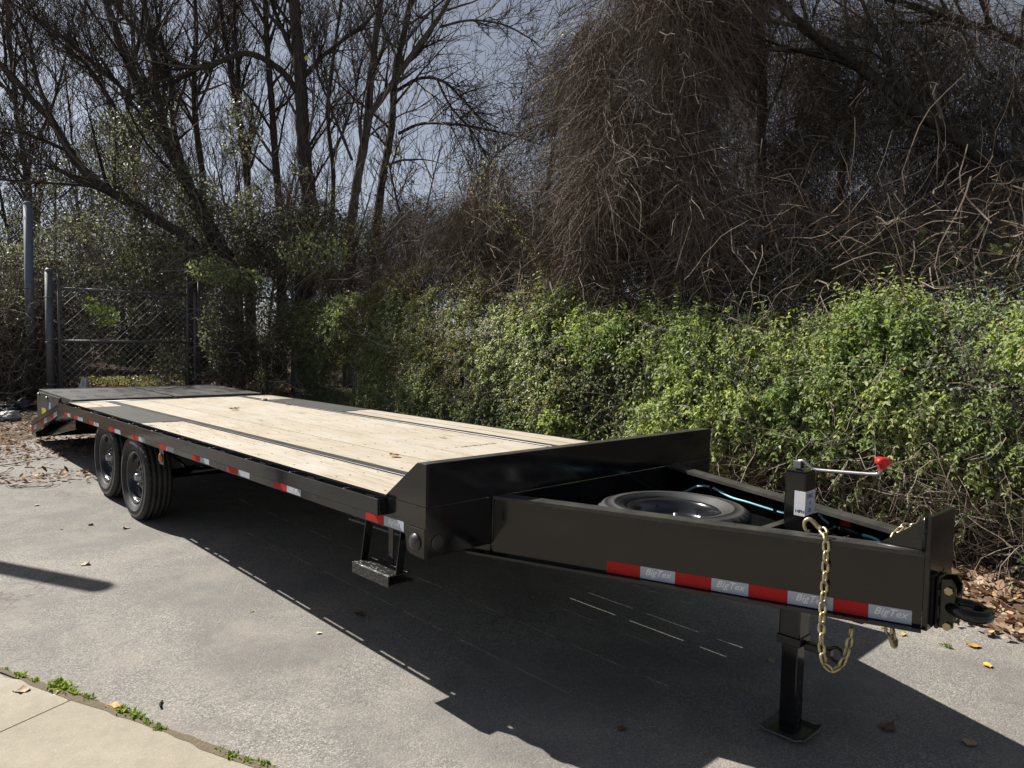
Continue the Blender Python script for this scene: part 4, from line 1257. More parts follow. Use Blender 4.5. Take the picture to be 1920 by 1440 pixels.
def build_hedges():
    # bright honeysuckle hedge to the right
    e = empty('honeysuckle_hedge', (-3.8, .0, g1(-3.8, 0.)))
    e.location = (0, 0, 0)
    tag(e, 'bright green honeysuckle hedge smothering the fence behind the trailer tongue', 'hedge')
    st = Bag(); lf = Bag(); deep = Bag(); br = Bag()
    shoots(lf, st, 4900, -4.3, 3.4, .12, .99, .062, 6, .30, 31, .47, shape=6)
    shoots(lf, st, 1500, -4.3, 3.4, .74, 1.0, .058, 6, .75, 41, .34, low_thin=False, shape=6)
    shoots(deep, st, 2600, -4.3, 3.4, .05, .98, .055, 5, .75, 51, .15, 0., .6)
    # small sprays standing up along the top edge
    shoots(lf, st, 380, -4.3, 3.4, .96, 1.03, .050, 6, .5, 61, .40, .3, 1., False, -.35, 6)
    tangle(br, 3200, -4.6, 3.6, -4.7, -3.75, .0, .95, 1.3, .0036, tint=(0, .9))
    tangle(br, 4200, -2.2, 3.6, -4.3, -3.20, -.02, .48, 1.0, .0030, .4, tint=(.0, .9))
    tangle(br, 600, -4.2, 3.6, -4.1, -3.55, .1, .8, 1.5, .0030, .2, (0, 0, -.12), tint=(.4, 1))
    o = lf.build('foliage', M['leaf_bright'], e); tag(o, kind='stuff')
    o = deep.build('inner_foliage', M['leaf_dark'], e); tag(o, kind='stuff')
    o = st.build('shoots', M['vine'], e); tag(o, kind='stuff')
    o = br.build('dry_stems', M['vine'], e); tag(o, kind='stuff')
    pl = Bag()
    tangle(pl, 170, -1.7, 3.4, -3.7, -3.10, .0, .36, 1.1, .0026, .22, (0, 0, -.04), 9, tint=(.2, 1))
    tangle(br, 50, -4.2, 3.4, -4.1, -3.6, .0, .9, 1.6, .007, .22, (0, 0, .02), tint=(.1, .7))
    o = pl.build('pale_runners', M['vine_pale'], e); tag(o, kind='stuff')
    # darker ivy hedge to the left
    e = empty('ivy_hedge', (0, 0, 0))
    tag(e, 'dark ivy hedge tangled with brown vines beside the trailer deck', 'hedge')
    st = Bag(); lf = Bag(); ol = Bag(); br = Bag()
    shoots(lf, st, 3900, -12.6, -3.7, .03, .80, .056, 6, .14, 71, .36, .1, 1., low_thin=False, ln=(.10, .26))
    shoots(ol, st, 2300, -9.5, -3.4, .30, 1.0, .045, 6, .14, 81, .44, low_thin=False, ln=(.10, .26))
    shoots(lf, st, 1500, -8.2, -3.9, .02, .75, .052, 6, .16, 171, .22, low_thin=False, ln=(.10, .26))
    shoots(ol, st, 700, -6.6, -3.2, .55, 1.0, .044, 6, .6, 91, .4, .2, .9, False)
    tangle(br, 2800, -12.2, -3.4, -5.2, -4.1, .05, 1.02, 1.2, .0038, tint=(0, .85))
    tangle(br, 2400, -10.4, -4.2, -4.6, -3.85, .55, 1.04, .9, .0030, .4, (0, 0, -.08), seed=23, gap=.42, tint=(.15, 1))
    tangle(br, 220, -11, -4, -4.4, -3.7, .3, 1.0, 1.6, .008, .2, (0, 0, -.05), tint=(.1, .7))
    o = lf.build('foliage', M['leaf_dark'], e); tag(o, kind='stuff')
    o = ol.build('olive_foliage', M['leaf_olive'], e); tag(o, kind='stuff')
    o = st.build('shoots', M['vine'], e); tag(o, kind='stuff')
    o = br.build('dry_stems', M['vine'], e); tag(o, kind='stuff')
    pl = Bag()
    tangle(pl, 26, -9.0, -3.6, -3.45, -3.2, .2, .6, 1.2, .0045, .2, (0, 0, -.03), 9, tint=(.2, 1))
    o = pl.build('pale_runners', M['vine_pale'], e); tag(o, kind='stuff')
build_hedges()

# ------------------------------------------------------------------ trees
def resample(pts, K):
    P = np.array(smooth_path(pts, 8)); d = np.concatenate([[0], np.cumsum(np.linalg.norm(np.diff(P, axis=0), axis=1))])
    s = np.linspace(0, d[-1], K)
    return np.stack([np.interp(s, d, P[:, i]) for i in range(3)], -1), d[-1]

def grow(bag, limbs, kids=(13, 6, 3), up=.25, lens=(.46, .55, .6), t0=.12, rmin=.0045, droop=0.0):
    """limbs: (points, r0, r1) main limbs; spawns three orders of twigs into bag."""
    K = 10
    par, rad, Ls = [], [], []
    for pts, r0, r1 in limbs:
        P, L = resample(pts, K); par.append(P); rad.append(np.linspace(r0, r1, K)); Ls.append(L)
    par = np.array(par); rad = np.array(rad); Ls = np.array(Ls)
    for lev, nk in enumerate(kids):
        n = len(par)
        idx = np.repeat(np.arange(n), nk)
        t = RNG.uniform(t0 if lev == 0 else .12, 1, len(idx))**.9*(K-1.001)
        i = t.astype(int); f = (t-i)[:, None]
        S = par[idx, i]*(1-f)+par[idx, i+1]*f
        T = unit(par[idx, i+1]-par[idx, i])
        rr = rad[idx, i]
        pp = unit(np.cross(T, rn(len(idx))))
        th = RNG.uniform(.45, 1.0, len(idx))[:, None]
        D = unit(T*np.cos(th)+pp*np.sin(th)+np.array([0, 0, up]))
        L = np.minimum(Ls[idx]*lens[lev], (3.0, 1.6, .9)[lev])*RNG.uniform(.45, 1.15, len(idx))
        P = wander(S, D, L, 8, .075, (0, 0, .04-droop))
        r0 = np.clip(rr*.55, rmin, (.045, .014, .007)[lev])*RNG.uniform(.7, 1.1, len(idx)); r1 = np.full(len(idx), rmin*.7)
        bag.twigs(P, r0, r1, None, lev > 0)
        sl = np.linspace(0, 7, K); a = np.minimum(sl.astype(int), 6); w = (sl-a)[None, :, None]
        par = P[:, a]*(1-w)+P[:, a+1]*w
        rad = r0[:, None]+(r1-r0)[:, None]*np.linspace(0, 1, K)[None]; Ls = L

def tree(name, label, limbs, kids=(18, 9, 5), m='bark', group='bare trees beyond the fence', **kw):
    base = limbs[0][0][0]
    e = empty(name, (0, 0, 0)); tag(e, label, 'tree', group)
    for i, (pts, r0, r1) in enumerate(limbs):
        P = smooth_path(pts, 5)
        if i == 0:
            b = P[0]; P = [np.array([b[0], b[1], g1(b[0], b[1])-.2])]+P
        k = len(P)
        rr = [.86*(r0+(r1-r0)*q/(k-1)) for q in range(k)]
        if i == 0: rr[0] *= 1.5
        rr = [a*(1+.10*math.sin(2.3*q+i)) for q, a in enumerate(rr)]
        tube_path('trunk' if i == 0 else 'limb', P, rr, M[m], e, 9)
    b = Bag(); grow(b, limbs, kids, **kw)
    o = b.build('crown', M['bark_tint'], e); tag(o, kind='stuff')
    return e

def build_trees():
    t = NT('twig_bark'); a = t.n('Attribute', _attribute_name='tint').outputs[2]
    M['bark_tint'] = t.done(t.ramp(a, [(0, (.032, .027, .023)), (.6, (.085, .075, .065)), (1, (.17, .155, .135))]), .9, spec=.15)
    W = 'bare trees beyond the fence'
    tree('bare_tree', 'big upright bare tree with a thick dark trunk behind the gate', [
        ([(-4.537,-12.071,3.531), (-4.632,-12.065,4.568), (-4.581,-12.187,5.486), (-4.570,-12.290,6.635), (-4.551,-12.402,7.783), (-4.515,-12.529,8.931), (-4.531,-12.663,10.770)], .215, .12),
        ([(-4.496,-12.389,6.977), (-4.194,-12.425,7.303), (-3.782,-12.559,7.526), (-3.455,-12.734,7.571), (-3.126,-12.893,7.392), (-2.760,-13.086,7.182), (-2.404,-13.286,7.193), (-2.059,-13.496,7.441), (-1.735,-13.690,7.751), (-1.383,-14.073,8.356), (-1.206,-14.298,9.052)], .085, .04),
        ([(-4.558,-12.367,7.439), (-4.455,-12.803,8.204), (-4.333,-13.268,9.103), (-4.339,-13.623,10.145)], .075, .035),
        ([(-4.586,-12.322,7.210), (-4.729,-11.801,7.564), (-4.907,-11.237,7.814), (-5.098,-10.526,8.075), (-5.431,-10.270,8.837)], .06, .02)], (18, 9, 5))
    tree('bare_tree', 'pale slender forked tree left of the open patch of sky', [
        ([(-5.803,-12.300,4.155), (-5.919,-12.270,5.135), (-6.132,-12.177,6.484), (-6.212,-12.180,7.462), (-6.330,-12.157,8.564), (-6.433,-12.129,9.421), (-6.553,-12.135,10.889)], .135, .075),
        ([(-6.138,-12.189,6.703), (-6.415,-11.702,7.342), (-6.738,-11.182,8.120), (-7.068,-10.654,8.879), (-7.298,-10.356,9.603)], .09, .05),
        ([(-7.106,-10.736,8.626), (-7.378,-10.065,8.651), (-7.746,-9.427,8.497), (-8.014,-8.868,8.139), (-8.068,-8.516,7.838)], .035, .012),
        ([(-5.864,-12.372,5.744), (-5.645,-12.959,7.019), (-5.506,-13.462,8.199), (-5.730,-13.624,9.415)], .04, .02)], (18, 9, 5), 'bark_pale')
    tree('bare_tree', 'slender bare tree with branches arching down over the sky gap', [
        ([(-6.781,-12.767,4.313), (-6.938,-12.723,5.609), (-7.120,-12.645,6.777), (-7.220,-12.654,8.073), (-7.430,-12.549,9.241), (-7.564,-12.486,10.020), (-7.772,-12.404,11.448)], .125, .07),
        ([(-7.238,-12.606,7.685), (-7.435,-11.881,7.866), (-7.593,-11.159,7.625), (-7.744,-10.555,7.044), (-7.865,-10.130,6.627), (-8.054,-9.796,6.425)], .05, .02),
        ([(-7.248,-12.513,6.651), (-7.345,-11.738,6.749), (-7.574,-10.818,6.606), (-7.837,-10.000,6.396), (-8.184,-9.235,6.138), (-8.303,-8.689,5.903)], .045, .018),
        ([(-7.522,-11.372,7.718), (-7.541,-10.883,7.008), (-7.708,-10.405,6.470), (-7.781,-10.016,5.942), (-7.846,-9.627,5.306)], .035, .015)], (18, 9, 5), droop=.08, up=.05)
    tree('leaning_tree', 'heavy dark trunk leaning left out of the ivy behind the gate', [
        ([(-3.178,-12.626,3.000), (-2.945,-12.901,3.661), (-2.696,-13.191,4.323), (-2.382,-13.569,5.317), (-2.130,-14.011,6.117), (-1.919,-14.566,7.074), (-1.733,-15.098,8.056), (-1.615,-15.558,8.945), (-1.549,-15.989,10.092)], .21, .08),
        ([(-2.382,-13.569,5.317), (-2.097,-13.644,6.308), (-1.960,-13.576,7.276), (-1.829,-13.647,8.314), (-1.761,-13.790,9.282)], .09, .04),
        ([(-2.498,-13.442,5.097), (-2.477,-13.954,6.068), (-2.511,-14.286,7.156), (-2.495,-14.809,8.309), (-2.432,-15.267,9.809)], .08, .03),
        ([(-1.960,-14.200,6.449), (-1.287,-14.328,6.968), (-0.695,-14.659,7.531), (-0.115,-14.970,7.971), (0.528,-15.337,8.394)], .06, .02),
        ([(-1.511,-14.625,6.437), (-1.031,-14.870,7.250), (-0.436,-15.205,7.819), (0.066,-15.450,8.373)], .05, .02)], (18, 9, 5))
    tree('leaning_tree', 'low bare limb sweeping far to the left above the gate', [
        ([(-2.391,-12.730,3.588), (-1.947,-13.182,3.954), (-1.439,-13.555,4.323), (-1.067,-13.791,4.573), (-0.703,-14.030,4.967), (-0.517,-14.093,5.276), (-0.278,-14.223,5.787), (-0.022,-14.353,6.094), (0.258,-14.515,6.519), (0.601,-14.736,6.936)], .13, .06),
        ([(-0.293,-14.208,5.767), (-0.064,-14.351,6.561), (0.052,-14.378,7.243), (0.381,-14.631,8.216)], .05, .02),
        ([(-0.531,-14.076,5.224), (-0.085,-14.097,5.378), (0.347,-14.100,5.462), (0.819,-14.274,5.496)], .045, .02),
        ([(-1.029,-13.828,4.593), (-0.387,-13.882,4.552), (0.205,-14.027,4.530), (0.756,-14.274,4.526)], .04, .018)], (18, 9, 5), up=.1)
    tree('bare_tree', 'thin twin stemmed bare tree in the middle of the left group', [
        ([(-3.953,-16.247,5.635), (-3.857,-16.457,7.094), (-3.870,-16.541,8.290), (-3.933,-16.556,9.221), (-3.918,-16.700,10.815)], .10, .05),
        ([(-3.891,-16.468,7.626), (-4.225,-16.227,8.564), (-4.327,-16.205,9.497), (-4.427,-16.207,10.695)], .05, .025)], (18, 9, 5))
    tree('bare_tree', 'ivy ringed straight bare tree right of the leaning trunk', [
        ([(-4.348,-14.364,4.058), (-4.315,-14.517,5.566), (-4.232,-14.677,6.569), (-4.146,-14.830,7.447), (-4.054,-14.998,8.450), (-3.936,-15.222,9.829)], .11, .05),
        ([(-4.217,-14.701,6.694), (-4.147,-14.588,7.880), (-4.080,-14.601,8.955), (-4.027,-14.467,10.092)], .06, .03)], (18, 9, 5))
    tree('bare_tree', 'straight thin bare tree just left of the big trunk', [
        ([(-4.645,-13.387,4.004), (-4.595,-13.553,5.467), (-4.564,-13.702,6.932), (-4.525,-13.837,8.152), (-4.514,-13.946,9.372), (-4.502,-14.056,10.593)], .105, .06)], (18, 9, 5))
    tree('bare_tree', 'fine branched bare tree at the far left edge', [
        ([(-1.137,-20.836,3.713), (-1.123,-20.965,5.149), (-1.050,-21.128,6.297), (-0.931,-21.356,7.730), (-0.869,-21.543,9.308), (-0.815,-21.745,11.174)], .11, .05),
        ([(-1.050,-21.128,6.297), (-1.551,-20.746,7.459), (-1.903,-20.529,8.904), (-2.151,-20.411,10.347)], .06, .02),
        ([(-1.086,-21.046,5.723), (-0.736,-21.425,6.289), (-0.184,-22.017,7.136)], .05, .02)], (18, 9, 5))
    tree('bare_tree', 'distant bare tree showing between the gate and big trunk', [
        ([(-4.099,-22.238,4.573), (-4.212,-22.291,6.558), (-4.089,-22.581,8.703), (-4.258,-22.568,10.524), (-4.191,-22.792,12.504)], .12, .06),
        ([(-4.165,-22.375,7.053), (-3.724,-22.913,8.528), (-3.408,-23.346,10.172), (-3.096,-23.789,11.981)], .07, .03),
        ([(-4.127,-22.478,7.878), (-4.708,-22.048,9.379), (-5.109,-21.789,10.876)], .06, .02)], (18, 9, 5))
    tree('bare_tree', 'distant slim bare tree in the open patch of sky', [
        ([(-8.032,-17.122,4.557), (-8.141,-17.173,6.455), (-8.073,-17.379,8.192), (-8.234,-17.366,9.934), (-8.454,-17.299,11.677), (-8.545,-17.315,12.944)], .09, .04),
        ([(-8.119,-17.232,6.929), (-8.599,-16.906,8.521), (-8.871,-16.776,10.108)], .05, .02)], (18, 9, 5))
    # right-hand side
    tree('vine_tree', 'straight dark trunk standing behind the honeysuckle hedge', [
        ([(-6.807,-2.640,2.354), (-6.846,-2.685,3.364), (-6.839,-2.773,4.372), (-6.886,-2.804,5.304), (-6.889,-2.877,6.235), (-6.904,-2.976,7.631)], .115, .08),
        ([(-6.881,-2.827,5.536), (-6.457,-3.003,6.144), (-6.071,-3.134,6.652)], .05, .02)], (18, 9, 5), group='trees behind the hedge')
    tree('fallen_tree', 'thick leaning trunk slanting down to the right edge', [
        ([(-8.387,1.326,2.584), (-7.918,0.685,3.298), (-7.621,0.225,3.800), (-7.380,-0.323,4.327), (-7.118,-0.889,4.833), (-6.838,-1.481,5.449), (-6.535,-2.090,6.015), (-6.375,-2.575,6.715)], .125, .07),
        ([(-7.524,-0.176,4.209), (-6.978,-0.572,4.405), (-6.486,-0.906,4.465), (-6.043,-1.175,4.295)], .05, .02),
        ([(-7.118,-0.889,4.833), (-6.631,-1.143,5.671), (-6.349,-1.323,6.292)], .04, .02)], (16, 8, 3), group='trees behind the hedge', droop=.06)
    tree('overhanging_limb', 'dark limb crossing the upper right corner', [
        ([(-9.375,1.251,4.856), (-8.711,0.437,5.426), (-8.382,-0.041,5.770), (-8.093,-0.474,6.014), (-7.794,-0.912,6.227), (-7.488,-1.359,6.443), (-7.068,-1.918,6.733)], .075, .04),
        ([(-8.144,-0.424,6.008), (-7.554,-0.687,5.745), (-7.025,-0.883,5.380), (-6.559,-1.026,5.095)], .03, .012),
        ([(-7.989,-0.572,6.012), (-7.786,-0.304,5.436), (-7.792,0.011,5.026), (-7.743,0.263,4.761)], .02, .008)], (15, 7, 3), group='trees behind the hedge', droop=.06)
    tree('vine_tree', 'bare sapling with drooping twigs at the edge of the vine curtain', [
        ([(-4.774,-6.990,3.266), (-4.826,-6.999,3.985), (-4.968,-6.762,4.417), (-5.072,-6.553,4.753), (-5.266,-6.250,4.998)], .03, .012),
        ([(-4.352,-8.093,3.403), (-4.268,-8.226,4.055), (-4.183,-8.359,4.706), (-4.147,-8.446,5.359)], .03, .012)], (12, 7, 4), group='trees behind the hedge')

    # the vine-smothered trees: a trunk inside hanging curtains of brown vine
    def draped(label, trunk, r, spec, n, seed, group='vine smothered trees behind the hedge', extra=()):
        e = empty('vine_draped_tree', (0, 0, 0)); tag(e, label, 'tree', group)
        P = smooth_path(trunk, 5); b0 = P[0]; P = [np.array([b0[0], b0[1], g1(b0[0], b0[1])-.2])]+P
        tube_path('trunk', P, [r*(1-.5*i/(len(P)-1)) for i in range(len(P))], M['bark'], e, 9)
        bg = Bag()
        for c, rad, w in spec:
            k = int(n*w)
            S = ellipsoid(k, c, rad, .36, 1.5, seed, .25)
            D = unit(rn(len(S))*np.array([.6, .6, .5])+np.array([0, 0, -.55]))
            Q = wander(S, D, RNG.uniform(.5, 1.3, len(S)), 6, .20, (0, 0, -.12), .05)
            cl = vnoise(S, 1.2, seed+4)
            thick = np.where(RNG.random(len(S)) < .006, RNG.uniform(1.8, 3.5, len(S)), RNG.uniform(.4, 1.3, len(S)))
            bg.twigs(Q, .0031*thick, None, np.clip(.55*RNG.random(len(S))+.5*(cl-.2), 0, 1))
        o = bg.build('vine_curtain', M['vine'], e); tag(o, kind='stuff')
        return e
    a = np.array
    draped('broad column of brown hanging vines in the centre right', [(-5.217,-3.315,2.291), (-5.275,-3.355,3.464), (-5.341,-3.411,4.931), (-5.407,-3.467,6.398), (-5.437,-3.528,7.497)], .2,
           [((-5.197,-3.595,5.513), (1.0, 1.1, 1.9), .42), ((-4.864,-3.315,3.265), (1.05, 1.2, 1.5), .42), ((-5.682,-3.231,6.698), (1.2, 1.2, 1.1), .16)], 30000, 101)
    draped('dark vine thicket right of the hanging column', [(-8.255,-2.238,2.419), (-8.351,-2.254,3.743), (-8.575,-2.175,5.400), (-8.847,-2.012,6.563)], .07,
           [((-8.553,-2.129,4.574), (1.5, 1.5, 1.3), .40), ((-7.312,-2.496,3.086), (1.4, 1.4, .9), .30), ((-7.610,-2.835,5.641), (.9, .9, 1.4), .26), ((-8.520,-1.865,6.033), (1.3, 1.3, 1.0), .24)], 16000, 111)
    draped('tangled vines hanging from the leaning trunk at the right edge', [(-9.117,-0.037,2.402), (-9.091,-0.148,3.457), (-9.005,-0.302,4.360), (-8.916,-0.448,5.112)], .06,
           [((-8.528,-0.275,3.548), (1.2, 1.2, 1.0), .5), ((-8.503,0.173,4.541), (.9, .9, .9), .25), ((-7.928,-0.935,2.956), (1.2, 1.2, .7), .25), ((-8.542,-0.704,5.595), (1.2, 1.2, .9), .22)], 11000, 121)
    draped('loose grey brown vines left of the hanging column against the sky', [(-5.745,-6.042,2.932), (-5.807,-6.071,4.010), (-5.936,-6.043,5.181), (-6.065,-6.015,6.351)], .05,
           [((-5.496,-6.073,3.792), (1.5, 1.5, 1.1), .45), ((-5.986,-5.730,5.306), (.9, .9, 1.6), .40), ((-5.042,-7.176,3.581), (1.4, 1.4, .7), .15)], 8500, 131)
    draped('dry brush heaped above the ivy hedge', [(-5.870,-11.455,3.025), (-6.058,-11.325,3.622), (-6.246,-11.195,4.219), (-6.432,-11.058,4.698)], .05,
           [((-5.537,-11.808,3.490), (1.9, 1.9, 1.0), .35), ((-6.306,-9.714,3.692), (1.9, 1.9, 1.0), .40), ((-6.124,-7.242,3.422), (1.5, 1.5, .9), .25)], 12000, 141)

def build_background_ivy():
    def mound(name, label, clouds, m, size, seed, cat='ivy', vines=0, gap=.42, group='ivy behind the gate'):
        e = empty(name, (0, 0, 0)); tag(e, label, cat, group)
        b = Bag(); v = Bag(); nv = 0
        for c, rad, n in clouds:
            P = ellipsoid(n, c, rad, gap, 1.5, seed, .2); ivy(b, P, size, seed=seed+2)
            if vines:
                S = ellipsoid(int(n*vines), c, np.array(rad)*1.1, .3, 1.5, seed+1)
                v.twigs(wander(S, unit(rn(len(S))), RNG.uniform(.4, 1.1, len(S)), 7, .3, (0, 0, -.05), .1), .0048*RNG.uniform(.6, 1.3, len(S))); nv += len(S)
        o = b.build('foliage', M[m], e); tag(o, kind='stuff')
        if nv: o = v.build('stems', M['vine'], e); tag(o, kind='stuff')
        return e
    mound('ivy_clump', 'ivy climbing the leaning trunk above the gate', [((-1.789,-13.851,5.256), (.7, .8, 1.0), 1200), ((-2.209,-13.392,4.498), (1.0, .9, .8), 1700), ((-2.131,-13.748,6.283), (.5, .5, .6), 250)], 'leaf_grey', .075, 201, vines=.25)
    mound('ivy_clump', 'ivy wrapped round the big upright trunk', [((-4.268,-11.843,4.379), (.6, .6, .9), 1100), ((-3.953,-12.679,4.206), (.8, .8, .8), 1700), ((-3.845,-13.781,6.317), (.5, .5, .8), 550), ((-4.582,-11.509,3.939), (.7, .7, .6), 1000)], 'leaf_grey', .075, 211, vines=.25)
    mound('ivy_clump', 'dark ivy mound filling the gap above the gate', [((-1.131,-13.906,3.341), (1.5, 1.4, .8), 3000), ((-3.272,-13.287,3.729), (1.2, 1.2, .8), 2600), ((-2.142,-12.923,3.043), (1.6, 1.0, .6), 2000), ((-4.330,-12.952,3.459), (1.1, 1.1, .7), 2000)], 'leaf_grey', .07, 221, vines=.35)
    mound('ivy_clump', 'fresher green ivy crowning the right gate leaf', [((-2.131,-10.987,2.880), (.5, .4, .26), 700), ((-3.290,-9.357,3.163), (.7, .6, .40), 900), ((-2.311,-10.246,2.664), (.5, .4, .24), 450)], 'leaf_dark', .06, 231, vines=.1, gap=.38)
    mound('ivy_clump', 'grey green ivy growing through the right gate leaf', [((-2.512,-10.259,1.767), (.95, .25, .9), 3400), ((-2.494,-10.222,1.093), (.75, .3, .5), 1300), ((-2.018,-12.608,1.111), (.5, .3, .6), 900)], 'leaf_grey', .058, 241, vines=.1, gap=.32)
    mound('ivy_bank', 'dark ivy covered bank seen through the gate', [((-1.984,-17.173,2.509), (2.2, 1.6, 1.1), 5000), ((-3.099,-16.075,2.020), (1.8, 1.6, .9), 3600), ((-0.659,-18.406,2.216), (2.0, 1.6, 1.2), 3200), ((-2.100,-18.513,3.369), (3.2, 1.8, 1.2), 3500), ((-1.492,-17.575,1.721), (2.4, 1.4, .8), 3600), ((-3.179,-15.957,1.505), (2.2, 1.4, .7), 3000), ((-5.065,-15.661,2.900), (2.6, 1.8, 1.2), 2500)], 'leaf_grey', .085, 251, vines=.12, gap=.35)
    mound('shrub', 'brown twiggy shrub with small leaves left of the gate post', [((0.530,-13.415,1.688), (.95, .8, .85), 5200), ((0.604,-12.596,0.942), (.9, .7, .5), 2400), ((0.568,-14.085,2.691), (.9, .8, .7), 1800), ((1.346,-12.655,1.493), (1.2, 1.0, 1.1), 2500)], 'leaf_grey', .05, 261, 'shrub', vines=.55, gap=.3, group='')
    mound('shrub', 'bright yellow green sprig growing through the gate mesh', [((-0.941,-13.429,2.036), (.28, .2, .22), 330), ((-0.798,-13.717,2.224), (.16, .12, .18), 130)], 'clump_yellow_green', .055, 271, 'shrub', gap=.2, group='')
    mound('evergreen_bush', 'soft dark evergreen bush beyond the leaning limb', [((-1.640,-19.059,4.722), (1.4, 1.2, 1.1), 2600), ((-2.999,-19.328,6.921), (.9, .9, .8), 1100), ((-2.554,-19.668,5.904), (1.2, 1.0, 1.0), 1500)], 'leaf_grey', .08, 281, 'bush', vines=.2, group='')
    mound('ground_cover', 'low mixed ground cover on the bank behind the gate', [((-0.562,-13.681,0.716), (1.2, .9, .10), 800), ((-1.845,-13.019,0.752), (1.3, .9, .10), 800), ((0.819,-12.764,0.489), (.6, .6, .12), 500)], 'leaf_olive', .05, 291, 'ground cover', gap=.45, group='')
    # leaves and dead leaves still hanging in the vines near the sky gap
    e = empty('climbing_vine', (0, 0, 0)); tag(e, 'sparse vine with yellow green heart leaves against the sky gap', 'vine')
    b = Bag(); s = Bag()
    S = np.array([(-4.360,-9.492,3.722), (-4.655,-9.221,3.831), (-4.659,-8.537,3.955), (-4.936,-8.259,3.768), (-5.306,-7.197,3.521), (-5.370,-6.449,3.550), (-5.272,-5.838,3.396)])
    S = np.repeat(S, 7, 0)+rn(49, .35)
    P = wander(S, unit(rn(49)*.5+np.array([0, 0, 1.])), RNG.uniform(1.2, 2.8, 49), 12, .22, (0, 0, .06))
    s.twigs(P, .006)
    for k in range(2, 12):
        m = RNG.random(49) < .16
        q = P[m, k]+rn(m.sum(), .02); n = len(q)
        L = RNG.uniform(.05, .09, n)
        b.leaves(q, unit(rn(n)*.5+np.array([0, 0, -1.])), unit(rn(n)), L, L*.85, RNG.random(n)*.9)
    o = b.build('foliage', M['leaf_olive'], e); tag(o, kind='stuff')
    o = s.build('stems', M['vine'], e); tag(o, kind='stuff')
    # fine leafy lace hanging across the sky gap
    e = empty('climbing_vine', (0, 0, 0)); tag(e, 'lace of small dark leaves hanging over the open sky', 'vine')
    b = Bag()
    for c, r, n in (((-5.715,-6.298,4.025), (1.3, 1.2, .9), 2600), ((-5.441,-6.791,3.500), (1.3, 1.2, .5), 1500), ((-6.154,-6.014,5.665), (.8, .8, 1.3), 1900), ((-4.782,-9.780,3.695), (1.0, 1.0, .5), 900), ((-4.702,-11.283,4.263), (.9, .8, .6), 900)):
        ivy(b, ellipsoid(n, c, r, .42, 1.4, 77), .045)
    o = b.build('foliage', M['leaf_olive'], e); tag(o, kind='stuff')
    # pale bare runners springing over the top of the right hedge
    e = empty('climbing_vine', (0, 0, 0)); tag(e, 'pale bare runners springing above the honeysuckle hedge', 'vine')
    b = Bag()
    n = 120
    S = np.stack([RNG.uniform(-4.9, -3.9, n), RNG.uniform(-4.0, 2.6, n), RNG.uniform(1.9, 2.6, n)], -1)
    P = wander(S, unit(rn(n)*np.array([.5, .9, .4])+np.array([0, 0, .55])), RNG.uniform(.8, 2.4, n), 12, .24, (0, 0, -.02), .12)
    b.twigs(P, .0027*RNG.uniform(.6, 1.4, n), None, RNG.random(n)*.8)
    o = b.build('runners', M['vine_pale'], e); tag(o, kind='stuff')
    # dark interior of the thicket behind the hedge
    e = empty('thicket', (0, 0, 0)); tag(e, 'dense shadowy thicket of vines behind the honeysuckle hedge', 'thicket')
    b = Bag(); lf = Bag()
    n = 8000
    S = np.stack([RNG.uniform(-6.4, -4.5, n), RNG.uniform(-6.5, 3.4, n), RNG.uniform(.2, 3.3, n)], -1)
    P = wander(S, unit(rn(n)), RNG.uniform(.5, 1.4, n), 7, .3, (0, 0, -.03), .1)
    b.twigs(P, .0052*RNG.uniform(.6, 1.4, n), None, RNG.random(n)*.7)
    o = b.build('stems', M['vine'], e); tag(o, kind='stuff')
    P = np.stack([RNG.uniform(-6.8, -5.2, 9000), RNG.uniform(-7, 3.4, 9000), RNG.uniform(0, 3.0, 9000)], -1)
    ivy(lf, P, .10, seed=5)
    o = lf.build('foliage', M['leaf_dark'], e); tag(o, kind='stuff')
def build_sprays():
    e = empty('bramble', (0, 0, 0)); tag(e, 'arching bramble cane with purple grey leaves across the hedge at right', 'bramble')
    cane = smooth_path([(-3.991,1.219,1.847), (-3.909,1.149,1.748), (-3.816,1.072,1.605), (-3.727,0.996,1.507), (-3.687,0.892,1.476)], 6)
    tube_path('cane', cane, .004, M['vine_pale_plain'], e, 6)
    b = Bag()
    C = np.array([(-3.911,1.177,1.775), (-3.877,1.152,1.682), (-3.835,1.115,1.650), (-3.804,1.091,1.580), (-3.778,1.069,1.544), (-3.727,1.022,1.534), (-3.695,0.993,1.507), (-3.656,0.957,1.497), (-3.644,0.944,1.523), (-3.631,0.907,1.482), (-3.829,1.132,1.703), (-3.722,1.047,1.496)])
    n = len(C)
    L = RNG.uniform(.06, .095, n)
    b.leaves(C, unit(rn(n)*.5+np.array([.1, .2, -.7])), unit(rn(n)*.25+np.array([.7, .3, .5])), L, L*.75, RNG.random(n), .12, 6)
    tag(b.build('foliage', M['bramble'], e), kind='stuff')
    e = empty('climbing_shoot', (0, 0, 0)); tag(e, 'fresh green climbing shoot slanting up against the sky gap', 'vine')
    P = np.array(smooth_path([(-4.250,-4.532,2.572), (-4.122,-4.677,2.868), (-3.995,-4.822,3.163), (-3.866,-4.965,3.421), (-3.734,-5.104,3.590)], 10))
    tube_path('stem', P, .008, M['vine_pale_plain'], e, 6)
    b = Bag()
    C = np.repeat(P, 3, 0)+rn(len(P)*3, .03); n = len(C)
    L = RNG.uniform(.03, .055, n)
    b.leaves(C, unit(rn(n)), unit(rn(n)*.4+np.array([.6, -.1, .65])), L, L*.6, RNG.random(n)*.6)
    tag(b.build('foliage', M['leaf_olive'], e), kind='stuff')
